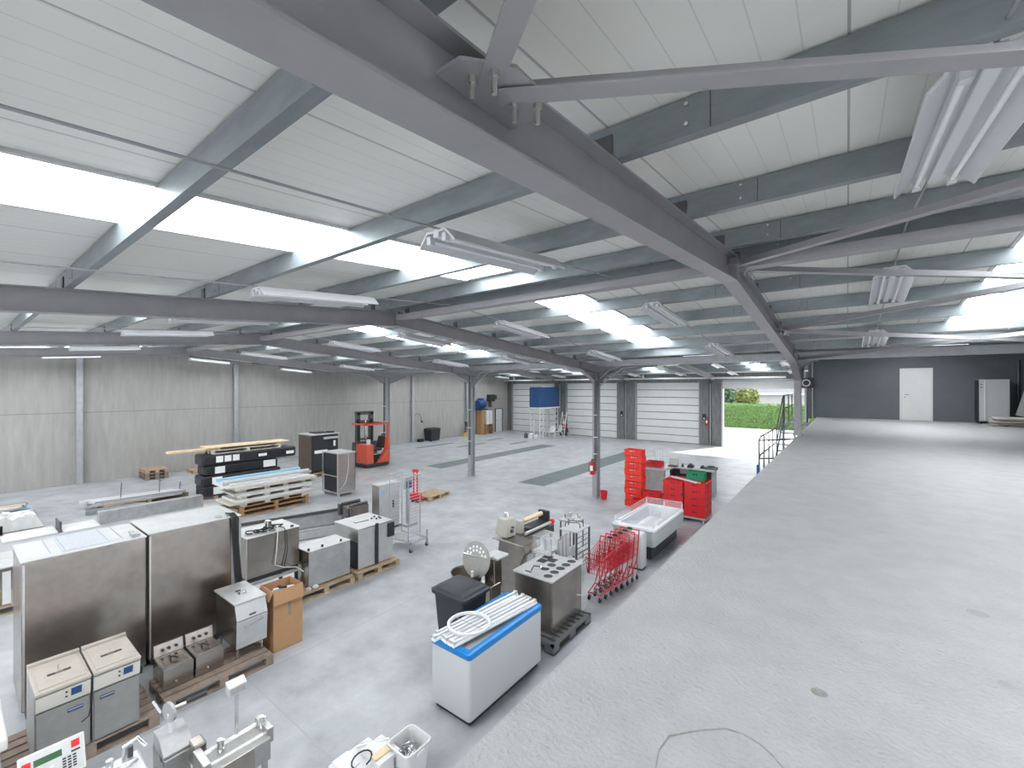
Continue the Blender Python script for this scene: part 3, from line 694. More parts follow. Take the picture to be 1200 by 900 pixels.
# --- tray trolley
t = thing('tray_trolley', 'tall chrome tray trolley with many runners and open middle', 'trolley', (-8.9, 7.15, 0), R(6))
def ladder(x, nm):
    up = MB()
    for y in (-.21, .21): up.cyl((x, y, .22), (x, y, 1.81), .013, 8)
    up.cyl((x, -.21, 1.81), (x, .21, 1.81), .013, 8)
    part(up, 'side_frame', 'framel', t)
    r_ = MB()
    for k in range(20): r_.box(x-.008, x+.008, -.21, .21, .32+k*.075, .33+k*.075)
    stuff(part(r_, 'tray_runners', 'framel', t)) if False else part(r_, 'tray_runners', 'framel', t)
ladder(-.32, 'l'); ladder(.32, 'r')
part(MB().tube([(-.32, -.21, 1.8), (.32, -.21, 1.8), (.32, .21, 1.8), (-.32, .21, 1.8)], .012, 8, True), 'top_frame', 'framel', t)
part(MB().box(-.36, .5, -.30, -.27, .2, .23).box(-.36, .5, .27, .30, .2, .23).box(-.36, -.33, -.30, .30, .2, .23).box(.47, .5, -.30, .30, .2, .23), 'base_frame', 'chrome', t)
part(MB().box(-.32, .32, -.21, .21, .23, .24), 'base_plate', 'steell', t)
part(MB().box(.47, .5, .27, .30, .2, .42), 'bumper_post', 'framel', t)
for x in (-.34, .48):
    for y in (-.28, .28): caster(t, x, y, .2)
t = thing('hand_pallet_truck', 'red upright handle of a pallet truck seen behind the tray trolley', 'pallet truck', (-12.0, 10.1, 0), R(20))
part(MB().box(-.2, .2, -.08, .1, .08, .32), 'pump_body', 'red', t, .02)
part(MB().box(-.09, -.05, -.03, .03, .3, 1.05).box(.05, .09, -.03, .03, .3, 1.05).box(-.12, .12, -.03, .03, 1.05, 1.14), 'handle', 'red', t, .01)
part(MB().box(-.26, -.1, .1, .2, .06, .11).box(.1, .26, .1, .2, .06, .11), 'fork', 'red', t)
for x in (-.08, .08): part(MB().cyl((x-.02, -.03, .09), (x+.02, -.03, .09), .09), 'wheel', 'black', t)
wood_pallet((-12.1, 10.95, 0), 1.1, .8, 'single pale pallet lying behind the tray trolley', 'wood', R(100))
t = thing('floor_scale_terminal', 'grey pillar terminal with blue screen seen through the tray trolley', 'scale', (-10.2, 8.3, 0))
part(MB().box(-.04, .04, -.04, .04, 0, 1.05), 'post', 'framel', t); part(MB().box(-.2, .2, -.2, .2, 0, .06), 'base', 'framel', t)
part(MB().box(-.03, .05, -.13, .13, 1.05, 1.4), 'housing', 'framel', t, .01); part(MB().box(.05, .056, -.1, .1, 1.08, 1.28), 'screen', 'bluec', t)

# --- stainless trolley cabinet O
t = thing('open_steel_trolley', 'tall stainless trolley cabinet on castors, open on its left side', 'trolley', (-15.3, 9.17, 0))
part(MB().box(.5, .52, -.34, .36, .14, 1.56), 'front_panel', 'steel', t)
part(MB().box(-.5, .52, .34, .36, .14, 1.56), 'back_panel', 'steel', t)
part(MB().box(-.52, .54, -.37, .38, 1.56, 1.6), 'top', 'steell', t, .004)
part(MB().box(-.52, .54, -.36, .37, .1, .14), 'bottom', 'steell', t)
part(MB().box(-.5, .5, -.3, .34, .14, 1.56), 'inside_shade_block', 'black', t)  # solid black block stands in for the shaded open inside
part(MB().box(-.52, -.49, -.37, -.34, .1, 1.56).box(.49, .52, -.37, -.34, .1, 1.56).box(-.5, .5, -.37, -.34, .72, .75), 'edge_frame', 'steell', t)
for x in (-.45, .45):
    for y in (-.28, .3): caster(t, x, y, .1, .05, 'white')
part(MB().tube([(.53, .06, 1.58), (.535, .07, 1.2), (.535, .05, .9), (.54, -.05, .5), (.54, -.2, .32), (.54, -.3, .25)], .01, 6), 'hanging_cord', 'white', t)

# --- black oven Q
wood_pallet((-19.35, 10.6, 0), 1.3, 1.0, 'pale pallet under the black bakery oven, left part', 'wood', R(90), 'pallets under the black oven')
wood_pallet((-18.35, 11.0, 0), 1.2, .8, 'pale pallet showing between the black oven and the open steel trolley', 'plank', R(90), 'pallets under the black oven')
t = thing('black_oven', 'black bakery oven with brown side and white labels on a pallet', 'oven', (-19.6, 10.72, .145))
part(MB().box(-.55, .55, -.66, -.62, .05, 1.7), 'side_panel', 'brown', t)
part(MB().box(-.55, .55, -.62, .66, .05, 1.7), 'body', 'blackw', t, .01)
part(MB().box(-.58, .62, -.68, .7, 1.7, 1.75), 'top_plate', 'steell', t, .004)
ud_ = part(MB().box(.55, .58, -.6, .15, 1.0, 1.62), 'upper_door', 'black', t, .004)
part(MB().box(.55, .58, -.6, .15, .1, .9), 'lower_door', 'black', t, .004)
part(MB().box(.55, .66, -.1, .62, 1.5, 1.6), 'hood_rail', 'steell', t, .01)
part(MB().box(.55, .60, -.5, .1, .88, 1.02), 'paper_label', 'paper', t)
part(MB().box(.55, .60, .42, .5, 1.15, 1.4), 'door_handle', 'paper', ud_)
part(MB().box(.55, .62, .25, .6, .7, .82), 'switch_box', 'steeld', t)
part(MB().box(-.3, .3, -.3, .3, 1.75, 1.8).box(.1, .4, .3, .55, 1.75, 1.82), 'top_vent', 'black', t)
for x in (-.45, .45):
    for y in (-.55, .55): part(MB().cyl((x, y, 0), (x, y, .05), .05), 'foot', 'black', t)

# --- reach truck
t = thing('reach_truck', 'orange red reach truck with black mast and overhead guard', 'forklift', (-19.45, 13.4, 0))
part(MB().box(-.62, .62, -.66, .70, .04, .2), 'chassis', 'black', t, .03)
part(MB().prism([(-.66, .2), (-.3, .2), (-.3, 1.22), (-.62, 1.22), (-.66, 1.1)], -.62, .62, 'y'), 'mast_base', 'steeld', t)
part(MB().box(-.25, .64, -.66, -.22, .2, 1.16), 'battery_cover', 'orange', t, .04)
part(MB().prism([(.12, .2), (.66, .2), (.66, 1.5), (.60, 1.5), (.56, .95)], .30, .70, 'x') if False else MB().prism([(.05, .2), (.70, .2), (.70, 1.45), (.60, 1.45), (.56, .85)], .35, .66, 'x'), 'rear_body', 'orange', t, .02)
part(MB().box(-.3, .64, .3, .70, .2, .45), 'step_body', 'orange', t, .02)
part(MB().box(-.25, .45, -.2, .5, .2, .62), 'seat_pedestal', 'black', t, .03)
part(MB().box(-.1, .45, -.12, .42, .78, .92), 'seat', 'black', t, .05)
part(MB().prism([(.38, .9), (.55, .9), (.68, 1.45), (.56, 1.5)], -.1, .42, 'x'), 'backrest', 'black', t, .03)
part(MB().box(-.1, .5, -.3, .3, .62, .66), 'armrest_panel', 'steell', t, .01)
part(MB().cyl((.2, -.32, 1.15), (.2, -.32, 1.4), .02).lathe((.2, -.32, 1.4), [(0, 0), (.12, .0), (.13, .02), (0, .03)], 16), 'steering_knob', 'black', t)
part(MB().box(.4, .55, -.5, -.35, 1.16, 1.42), 'display_pod', 'white', t, .02)
part(MB().box(-.6, .62, -.66, -.58, 2.12, 2.2).box(-.6, .62, .6, .68, 2.12, 2.2).box(.54, .62, -.66, .68, 2.12, 2.2).box(-.62, -.54, -.66, .68, 2.12, 2.2).box(-.6, .6, -.2, -.14, 2.14, 2.18).box(-.6, .6, .2, .26, 2.14, 2.18), 'overhead_guard', 'orange', t, .01)
part(MB().box(.54, .64, .6, .70, 1.4, 2.2), 'guard_post', 'orange', t, .02)
for y in (-.48, .30):
    part(MB().box(-.62, -.44, y, y+.2, .2, 2.72), 'mast_upright', 'steeld', t)
    part(MB().box(-.42, -.36, y+.05, y+.14, .4, 2.4), 'lift_chain', 'black', t)
part(MB().box(-.62, -.44, -.5, .52, 2.6, 2.78).box(-.6, -.44, -.5, .52, 2.2, 2.32).box(-.6, -.5, -.48, .5, 1.3, 1.4), 'mast_crossbar', 'steeld', t)
part(MB().cyl((-.4, 0, 1.2), (-.4, 0, 2.3), .05), 'hydraulic_cylinder', 'chrome', t)
part(MB().box(-1.7, -.62, -.4, -.28, .05, .1).box(-1.7, -.62, .28, .4, .05, .1), 'fork', 'steeld', t)
for y in (-.5, .5): part(MB().cyl((.3, y-.05, .12), (.3, y+.05, .12), .12), 'wheel', 'rubber', t)

# --- metal section piles
def profile_bar(p0, p1, w_, h_, m, lb, g, nm='metal_profile'):
    return tag(MB().bar(p0, p1, w_, h_).build(nm, m), lb, 'profile', g)
# pile R
x0, x1, y0, y1 = -16.0, -14.9, 5.65, 7.8
wood_pallet((-15.45, 6.72, 0), 2.15, 1.1, 'orange brown pallet at the bottom of the white panel pile', 'woodo', R(90), 'pallets of the white panel pile')
wood_pallet((-15.45, 6.72, .146), 2.15, 1.1, 'orange brown pallet second from the bottom of the white panel pile', 'woodo', R(90), 'pallets of the white panel pile')
z = .292
random.seed(11)
layer = 0
for k in range(9):
    if k in (0, 3, 6):
        wd = MB(); dx = .12*layer*0
        for yy in (-1.0, -.3, .3, .9): wd.box(-.5, .5, yy, yy+.16, 0, .075)
        o = tag(wd.box(-.52, .52, -1.05, 1.1, .075, .09).build('spacer_frame', 'paneld'), 'pale spacer battens in the white panel pile, %s layer up' % ORD[layer], 'battens', 'spacer battens of the panel pile')
        o.location = (-15.45-.02*layer, 6.68, z); z += .091; layer += 1
    else:
        h = random.uniform(.045, .085); lo = random.uniform(-.12, .12); ln = random.uniform(2.3, 2.75)
        o = tag(MB().box(-.55, .55, -ln/2, ln/2, 0, h).build('insulated_panel', ['foam', 'paneld'][k % 2]), 'long whitish panel in the pile, %s from the bottom' % ORD[k-layer], 'panel', 'whitish panels in the pile')
        b_ = o.modifiers.new('bevel', 'BEVEL'); b_.width = .006
        o.location = (-15.45+random.uniform(-.04, .04), 6.68+lo, z); z += h+.001
for k, (x, m, y_a, y_b, r_) in enumerate([(-15.85, 'bluel', 5.3, 7.95, .045), (-15.6, 'foam', 5.35, 8.15, .05), (-15.35, 'framel', 5.3, 8.1, .04), (-15.1, 'foam', 5.4, 7.6, .035), (-15.73, 'paneld', 5.4, 8.0, .03)]):
    z_ = z+r_+.001 if k != 4 else z+.12
    zz = z+r_+.002
    if k == 0: zz = z+.11
    if k == 4: continue
    profile_bar((x, y_a, zz), (x, y_b, zz), r_*2.2, r_*2, m, ['pale blue bar on top of the white panel pile', 'white square bar beside the pale blue bar', 'grey bar on top of the white panel pile', 'white bar at the near edge of the pile top'][k], 'bars on the white panel pile', 'square_bar')
tag(MB().box(-15.98, -15.72, 5.5, 5.7, z, z+.06).box(-15.98, -15.72, 7.5, 7.7, z, z+.06).build('bar_rest', 'paneld'), 'small rest blocks under the pale blue bar', 'block')
tag(MB().prism([(-.1, 0), (.5, 0), (.6, .2), (.0, .34)], -.5, .5, 'x').build('crumpled_wrap', 'paneld'), 'crumpled pale wrapping at the near left foot of the panel pile', 'wrapping').location = (-15.6, 5.05, 0)

# pile S black packages
random.seed(5)
zz = 0; k = 0
tag(MB().box(-18.95, -18.05, 6.0, 6.1, 0, .1).box(-18.95, -18.05, 8.2, 8.3, 0, .1).build('timber_bearer', 'wood'), 'timber bearers under the black wrapped packages', 'timber')
zz = .1
for k, (h, ya, yb, dx) in enumerate([(.38, 5.65, 8.6, .0), (.36, 5.6, 8.3, .04), (.36, 5.7, 8.2, .0), (.40, 5.6, 8.9, .05)]):
    t = thing('black_wrapped_package', ['black wrapped long package at the bottom of the stack', 'black wrapped long package second from the bottom', 'black wrapped long package third from the bottom with a white label', 'topmost black wrapped long package with three white sheets'][k], 'package', (-18.5+dx, (ya+yb)/2, zz), 0, 'stack of black wrapped packages')
    l = (yb-ya)/2
    part(MB().box(-.42, .42, -l, l, 0, h), 'wrap', 'blackw', t, .07)
    part(MB().box(-.3, .38, -l-.02, -l+.1, .04, h-.04), 'end_cap', 'blackw', t, .03)
    if k == 3:
        for j in range(3): part(MB().box(.42, .426, -l+.42+.27*j, -l+.64+.27*j, .1, .32), 'paper_sheet', 'paper', t)
        part(MB().box(.42, .426, .2, .5, .15, .25), 'paper_sheet', 'paper', t)
        part(MB().box(.42, .426, 1.25, 1.55, .12, .24), 'paper_sheet', 'paper', t)
    else:
        part(MB().box(.42, .426, -l+.3, -l+.62, .06, h-.06), 'paper_sheet', 'paper', t)
        if k == 2: part(MB().box(.42, .426, l-.55, l-.1, .06, h-.04), 'paper_sheet', 'paper', t)
    zz += h+.002
wood_pallet((-18.45, 7.1, zz), 2.4, .8, 'pallet lying on top of the black wrapped packages', 'paneld', R(90))
zz += .146
tag(MB().box(-.13, .13, -.8, .75, 0, .07).build('timber_plank', 'plank', bevel=.004), 'short pine board jutting out left over the black packages', 'board', 'pine boards on the black packages').location = (-18.3, 5.45, zz)
tag(MB().box(-.38, .38, -1.5, 1.4, 0, .035).build('timber_board', 'plank', bevel=.004), 'wide pine board lying on top of the black packages', 'board', 'pine boards on the black packages').location = (-18.45, 7.25, zz+.072)
tag(MB().box(-.3, .3, -.1, .1, 0, .07).build('timber_block', 'plank'), 'pine block under the right end of the wide board', 'block').location = (-18.45, 8.3, zz)

# pile T profiles on pallets
wood_pallet((-19.6, 4.35, 0), 2.3, .9, 'flat pallet under the bundle of long metal profiles', 'wood', R(95))
for k in range(9):
    x = -19.95+.09*k; m = ['foam', 'framel', 'steell', 'foam', 'galv', 'steell', 'foam', 'galv', 'steell'][k]
    zz = .146+.03+(k % 3)*.001
    profile_bar((x-.1, 2.9+.1*(k % 4), zz), (x+.1, 5.45-.07*(k % 3), zz), .075, .055, m, 'long metal profile in the bundle on the flat pallet, %s from the wall side' % ORD[k], 'metal profiles on the flat pallet')
for k in range(6):
    x = -19.9+.11*k
    profile_bar((x-.1, 2.75+.06*k, .146+.06+.035), (x+.12, 5.2+.05*k, .146+.06+.035), .08, .06, ['lamp', 'foam', 'steell', 'lamp', 'foam', 'chrome'][k], 'upper metal profile in the bundle on the flat pallet, %s from the wall side' % ORD[k], 'upper profiles on the flat pallet')
for k, (y_, h) in enumerate(((3.7, .55), (4.75, .65), (5.35, .3))):
    tag(MB().cyl((-19.55, y_, .24), (-19.55, y_+.02, .24+h), .012, 8).cyl((-19.6, y_, .24+h*.7), (-19.3, y_, .24+h*.7), .008, 6).build('upright_rod', 'steeld'), ['thin upright rod on the profile bundle, left one', 'thin upright rod on the profile bundle, middle one', 'short upright rod at the right end of the profile bundle'][k], 'rod', 'upright rods on the profile bundle')
profile_bar((-18.95, 2.7, .06), (-18.75, 4.3, .06), .22, .1, 'galv', 'greenish steel section at the front of the profile bundle', None) if False else tag(MB().bar((-18.95, 2.75, .07), (-18.8, 4.2, .07), .24, .13).build('steel_section', M['galv']), 'greenish steel section in front of the profile bundle', 'steel section')
# panels on the floor
t = thing('long_steel_panel', 'long grey sheet steel box standing behind the tall cabinets', 'panel', (-17.35, 4.1, 0))
part(MB().box(-.02, .02, -1.3, 1.3, 0, .36), 'face', 'zinc', t); part(MB().box(-.25, -.02, -1.3, 1.3, .34, .36).box(-.25, -.02, -1.3, -1.28, 0, .34).box(-.25, -.02, 1.28, 1.3, 0, .34), 'folded_edge', 'zinc', t)
channel((-16.2, 2.7, .005), (-15.9, 4.7, .005), .14, .07, 'dark steel channel lying before the long grey sheet steel box', 'steeld', .012)
for k, (x, y, w_, d_) in enumerate([(-17.6, 1.45, .9, 1.0), (-17.5, 2.42, .9, .75)]):
    tag(MB().box(-w_/2, w_/2, -d_/2, d_/2, 0, .05).build('flat_carton', 'foam', bevel=.01), ['flat white carton on the floor, left of two behind the film topped cabinet', 'flat white carton on the floor, right of two behind the film topped cabinet'][k], 'carton', 'flat white cartons').location = (x, y, 0)
tag(MB().box(-17.3, -17.25, 1.98, 2.03, 0, .3).box(-17.9, -17.3, 1.98, 2.0, 0, .3).build('angle_sheet', 'steeld'), 'dark upright sheet between the two flat cartons', 'sheet')
# pile W at the left edge
wood_pallet((-20.3, 1.05, 0), 1.3, 1.0, 'pallet under the steel scrap pile at the left edge', 'woodd', R(92))
random.seed(21)
for k in range(8):
    x = -20.6+.12*k+random.uniform(-.03, .03); zz = .18+.05*(k % 3)
    profile_bar((x, -.6, zz), (x+random.uniform(-.15, .15), 1.72-random.uniform(0, .2), zz+.0), .09, .05, ['foam', 'galv', 'framel', 'steell', 'foam', 'bluel', 'steeld', 'framel'][k], 'metal section in the scrap pile at the left edge, %s from the wall side' % ORD[k], 'metal sections in the scrap pile')
for k in range(6):
    x = -20.5+.14*k; zz = .38+.0*(k % 2)
    profile_bar((x, -.4, zz), (x+.1, 1.65-.05*k, zz), .1, .05, ['woodo', 'foam', 'galv', 'foam', 'plank', 'steell'][k], 'upper section in the scrap pile at the left edge, %s from the wall side' % ORD[k], 'upper sections in the scrap pile')
t = thing('film_wrapped_bundle', 'crumpled film wrapped bundle in front of the scrap pile', 'bundle', (-18.9, .9, 0))
fm = MB(); nx, ny = 14, 14
vs = [(-.55+1.1*i/nx, -.8+1.7*j/ny, (.34 if 0 < i < nx and 0 < j < ny else .02)+(random.uniform(-.07, .09) if 0 < i < nx and 0 < j < ny else 0)) for i in range(nx+1) for j in range(ny+1)]
fm.add(vs, [(i*(ny+1)+j, (i+1)*(ny+1)+j, (i+1)*(ny+1)+j+1, i*(ny+1)+j+1) for i in range(nx) for j in range(ny)])
part(fm, 'film', M['bluel'] if False else 'steell', t)
part(MB().box(-.4, .4, -.7, .8, 0, .26), 'core', 'steeld', t)
tag(MB().box(-17.95, -17.9, .5, 1.0, 0, .3).box(-18.1, -17.9, .95, 1.0, 0, .3).build('bent_sheet', 'steell'), 'small bent steel sheet on the floor by the film wrapped bundle', 'sheet')
# pallets at the wall
for k in range(3):
    wood_pallet((-24.5, 5.75, .146*k), 1.1, .8, ['pallet at the bottom of the small stack by the concrete wall', 'middle pallet of the small stack by the concrete wall', 'top pallet of the small stack by the concrete wall'][k], 'woodd' if k < 2 else 'wood', R(0), 'pallet stack by the concrete wall')
wood_pallet((-24.5, 7.5, 0), 1.0, .8, 'single pallet by the concrete wall, right of the small stack', 'wood', 0)
# X machine at left edge
wood_pallet((-12.3, .2, 0), 1.4, 1.1, 'pale pallet at the left edge under the low steel machine', 'wood', R(90))
t = thing('low_steel_machine', 'low grey steel machine on a pallet cut by the left edge', 'machine', (-12.3, .2, .145))
part(MB().box(-.55, .55, -.6, .62, .3, .68), 'body', 'steelw', t, .006); part(MB().box(-.56, .56, -.61, .63, .68, .70), 'top_cover', 'steell', t)
part(MB().box(-.4, .1, -.3, .4, .70, .82), 'top_tray', 'foam', t, .01)
part(MB().box(.55, .56, .45, .55, .05, .62), 'white_strip', 'white', t)
for x in (-.5, .5):
    for y in (-.55, -.1, .3, .58): part(MB().box(x-.02, x+.02, y-.02, y+.02, 0, .3), 'leg', 'steell', t)
tag(MB().box(-14.6, -13.4, -.6, .9, 0, .35).build('white_carton', 'foam', bevel=.01), 'white carton behind the low steel machine at the left edge', 'carton')

# --- bottom left machines
t = thing('steel_side_unit', 'steel unit with white framed top at the bottom left corner', 'machine', (-6.3, -.05, 0))
part(MB().box(-.4, .38, -.5, .36, .1, .78), 'body', 'greyd', t, .006); part(MB().box(-.42, .41, -.52, .41, .80, .9), 'top_frame', 'white', t, .015)
part(MB().box(-.34, .33, -.44, .33, .9, .906), 'top_tray', 'steell', t); part(MB().box(.38, .42, -.5, .38, .55, .60), 'front_rail', 'white', t, .01)
part(MB().cyl((.38, .25, .68), (.41, .25, .68), .03), 'knob', 'black', t)
for x in (-.35, .33):
    for y in (-.45, .3): part(MB().cyl((x, y, 0), (x, y, .1), .025, 10), 'foot', 'black', t)

# display terminal: tilted keypad
t = thing('weighing_terminal', 'keypad terminal with green display at the bottom left', 'scale', (-4.87, .525, 0), R(-1))
part(MB().cyl((-.1, 0, 0), (-.1, 0, 1.1), .03), 'post', 'chrome', t); part(MB().box(-.35, .15, -.25, .25, 0, .05), 'base', 'steelw', t, .01)
T = rect_T((0, 0, 1.20), 0, 0, R(-62+90))  # panel leaning back, face toward +x and up
def tp(mb_, x0, x1, y0, y1, d0, d1): return mb_.box(d0, d1, y0, y1, x0, x1, Tt)
Tt = Matrix.Translation((0, 0, 1.10)) @ Matrix.Rotation(R(-28), 4, 'Y') @ Matrix.Diagonal((1, .84, .84, 1))
part(tp(MB(), -.15, .15, -.215, .215, -.05, 0), 'housing', 'white', t, .008)
part(tp(MB(), -.135, .135, -.2, .2, 0, .004), 'key_panel', 'steell', t)
part(tp(MB(), .03, .085, -.12, .06, .004, .008), 'display', 'leddark', t)
for k, (y, zc) in enumerate(((-.165, .06), (.15, .085))): part(tp(MB(), zc-.03, zc+.03, y-.028, y+.028, .004, .008), 'red_label', 'red', t)
part(tp(MB(), .02, .035, .12, .18, .004, .008), 'dark_label', 'black', t)
keys = MB()
for r_ in range(5):
    for c in range(3): tp(keys, -.012-.022*r_, .002-.022*r_, .06+.034*c, .084+.034*c, .004, .009)
part(keys, 'number_keys', 'black', t)
keys = MB()
for r_ in range(4):
    for c in range(3): tp(keys, -.03-.026*r_, -.015-.026*r_, -.1+.04*c, -.075+.04*c, .004, .009)
part(keys, 'function_keys', 'white', t)
# weighing scale with pole
def pole_scale(loc, label):
    t = thing('pole_scale', label, 'scale', loc)
    part(MB().box(-.14, .14, -.22, .24, .60, .80), 'housing', 'greyd', t, .01)
    part(MB().box(.14, .15, -.2, .1, .52, .80), 'front_plate', 'steelw', t, .004)
    part(MB().cyl((-.12, -.27, .8), (-.12, .27, .8), .03, 12), 'roller', 'chrome', t); part(MB().cyl((.04, -.27, .79), (.04, .27, .79), .022, 12), 'roller', 'chrome', t)
    for y in (-.25, .25): part(MB().box(-.16, .1, y-.03, y+.03, .72, .86), 'end_bracket', 'steel', t, .006)
    for y in (-.12, .22): part(MB().cyl((-.02, y, .8), (-.02, y, .93), .02, 10).cyl((-.02, y+.03, .8), (-.02, y+.03, .91), .01, 8), 'clamp', 'chrome', t)
    part(MB().cyl((-.12, .05, .8), (-.12, .05, 1.24), .016, 10), 'pole', 'chrome', t)
    part(MB().prism([(-.15, 1.24), (-.06, 1.22), (-.06, 1.30), (-.13, 1.335), (-.15, 1.33)], -.035, .115, 'y'), 'display_head', 'steell', t, .006)
    part(MB().prism([(-.062, 1.235), (-.056, 1.235), (-.056, 1.29), (-.062, 1.29)], -.02, .10, 'y'), 'display_window', 'zinc', t)
    for y in (-.2, .2):
        for x in (-.1, .1): part(MB().box(x-.02, x+.02, y-.02, y+.02, 0, .6), 'leg', 'steel', t)
    part(MB().box(-.12, .12, -.22, .22, .1, .13), 'lower_shelf', 'steel', t)
    return t
pole_scale((-4.33, 1.6, 0), 'stainless bench scale with a display head on a thin pole')
t = thing('vegetable_cutter', 'stainless cutting machine with perforated disc and black lever', 'cutting machine', (-4.88, 1.26, 0))
part(MB().box(-.18, .16, -.08, .12, .4, .74), 'motor_block', 'steel', t, .01)
part(MB().prism([(-.16, .74), (.12, .70), (.14, .76), (.0, .86), (-.16, .86)], -.08, .14, 'y'), 'chute', 'zinc', t, .006)
part(MB().cyl((-.003, .012, 1.06), (.003, -.012, 1.06), .085, 28), 'cutting_disc', 'zinc', t)
part(MB().cyl((-.02, .02, .84), (.0, .0, 1.05), .018), 'disc_shaft', 'lamp', t)
part(MB().cyl((.0, .0, 1.08), (.05, .2, 1.10), .014), 'lever_arm', 'chrome', t); part(MB().cyl((.03, .12, 1.10), (.07, .27, 1.12), .022), 'lever_grip', 'black', t)
part(MB().cyl((-.02, -.06, 1.08), (-.03, -.11, 1.2), .01), 'stub_lever', 'lamp', t)
part(MB().box(.14, .3, .1, .2, .62, .82), 'gear_box', 'steelw', t, .02)
for x in (-.17, .17):
    for y in (-.08, .1): part(MB().box(x-.02, x+.02, y-.02, y+.02, 0, .4), 'leg', 'steel', t)
t = thing('tap_fittings', 'chrome taps and cables on a low stand beside the keypad terminal', 'fittings', (-4.75, .93, 0))
part(MB().box(-.16, .16, -.16, .12, .5, .86), 'stand', 'steell', t, .02)
part(MB().tube([(-.05, 0, .86), (-.05, 0, 1.0), (.0, .08, 1.05), (.05, .12, .98)], .018, 10), 'swan_tap', 'chrome', t)
part(MB().tube([(.05, -.1, .87), (.1, -.02, .93), (.05, .06, .9), (.0, -.06, .89), (.08, -.12, .9)], .015, 10), 'hose', 'lamp', t)
part(MB().cyl((.0, -.1, .86), (.0, -.1, .98), .025), 'valve', 'chrome', t); part(MB().cyl((-.1, .05, .86), (-.1, .05, .95), .02), 'valve', 'steeld', t)
part(MB().box(-.12, .12, -.12, .1, 0, .5), 'pedestal', 'steelw', t)
# pallet-top machine and bucket
t = thing('white_bench_machine', 'white low machine with a looped cable at the bottom centre', 'machine', (-3.86, 2.62, -.0))
t.scale = (.86, .86, .86)
part(MB().box(-.26, .26, -.34, .2, .05, .3), 'body', 'white', t, .015)
part(MB().box(-.1, .27, -.02, .28, .3, .36), 'raised_lid', 'white', t, .01)
part(MB().box(-.24, .02, -.3, -.1, .3, .33), 'control_plate', 'lamp', t, .004)
part(MB().box(.1, .2, -.02, .24, .362, .38), 'wooden_handle', 'plank', t, .004)
part(MB().cyl((-.2, .0, .33), (.05, .28, .37), .018, 10), 'chrome_bar', 'chrome', t)
part(MB().tube([(.05+.09*math.cos(a/2), -.1+.12*math.sin(a/2), .36+.03*math.sin(a/3)) for a in range(12)], .009, 8), 'looped_cable', 'rubber', t)
part(MB().box(-.34, -.26, .05, .16, .05, .12), 'plug', 'lamp', t, .01)
for x in (-.22, .22):
    for y in (-.3, .16): part(MB().cyl((x, y, 0), (x, y, .05), .02, 8), 'foot', 'black', t)
t = thing('white_bucket', 'square white plastic tub filled with metal hooks near the chest freezer', 'bucket', (-3.6, 2.95, 0))
def rsq(s, r, z, n=5):
    out = []
    for q, (cx, cy) in enumerate(((1, 1), (-1, 1), (-1, -1), (1, -1))):
        for k in range(n+1):
            a = math.pi/2*q + math.pi/2*k/n; out.append((cx*(s-r)+r*math.cos(a), cy*(s-r)+r*math.sin(a), z))
    return out
def loft(mb, rings, cap0=True, cap1=False):
    n = len(rings[0]); vs = [v for r_ in rings for v in r_]
    fs = [(i*n+k, i*n+(k+1) % n, (i+1)*n+(k+1) % n, (i+1)*n+k) for i in range(len(rings)-1) for k in range(n)]
    if cap0: fs.append(tuple(range(n-1, -1, -1)))
    if cap1: fs.append(tuple((len(rings)-1)*n+k for k in range(n)))
    return mb.add(vs, fs, True)
part(loft(MB(), [rsq(.125, .04, 0), rsq(.155, .05, .33), rsq(.172, .055, .335), rsq(.172, .055, .35), rsq(.158, .05, .352), rsq(.15, .048, .32), rsq(.125, .04, .02)], True, True), 'tub', 'white', t)
part(MB().box(.165, .19, -.05, .05, .29, .33), 'grip', 'white', t, .006)
random.seed(9)
hk0 = None
for k in range(26):
    p = Vector((random.uniform(-.08, .08), random.uniform(-.08, .08), .19+.002*k)); a = random.uniform(0, 6.28)
    pts = [(.035*math.cos(b/2), .035*math.sin(b/2), 0) for b in range(0, 8)] + [(.03, -.06, .01)]
    if hk0 is None: o = hk0 = MB().tube(pts, .005, 5).build('metal_hook', 'chrome')
    else: o = hk0.copy(); col.objects.link(o)
    o.location = Vector((-3.6, 2.95, 0))+p; o.rotation_euler = (random.uniform(-.6, .6), random.uniform(-.6, .6), a)
    tag(o, 'shiny metal hook heaped in the square white tub', 'hook', 'metal hooks in the white tub')

# --- chest freezer
t = thing('chest_freezer', 'white chest freezer with bright blue rim beside the mezzanine edge', 'freezer', (-3.83, 4.51, 0))
a, b = .33, .76
def rrect(ax, ay, r, z, n=5):
    out = []
    for q, (cx, cy) in enumerate(((1, 1), (-1, 1), (-1, -1), (1, -1))):
        for k in range(n+1):
            an = math.pi/2*q + math.pi/2*k/n; out.append((cx*(ax-r)+r*math.cos(an), cy*(ay-r)+r*math.sin(an), z))
    return out
part(loft(MB(), [rrect(a-.02, b-.02, .03, .06), rrect(a, b, .04, .08), rrect(a, b, .04, .80)], True, False), 'body', 'frz', t)
part(loft(MB(), [rrect(a+.004, b+.004, .045, .80), rrect(a+.012, b+.012, .05, .815), rrect(a+.012, b+.012, .05, .865), rrect(a-.005, b-.005, .045, .88), rrect(a-.07, b-.07, .03, .88), rrect(a-.075, b-.075, .03, .84)], False, False), 'blue_rim', 'blue', t)
part(loft(MB(), [rrect(a-.075, b-.075, .03, .83), rrect(a-.075, b-.075, .03, .835)], True, True), 'glass_lid', 'steell', t)
part(MB().box(-a+.05, a-.04, -b+.05, b-.05, 0, .07), 'plinth', 'black', t)
random.seed(2)
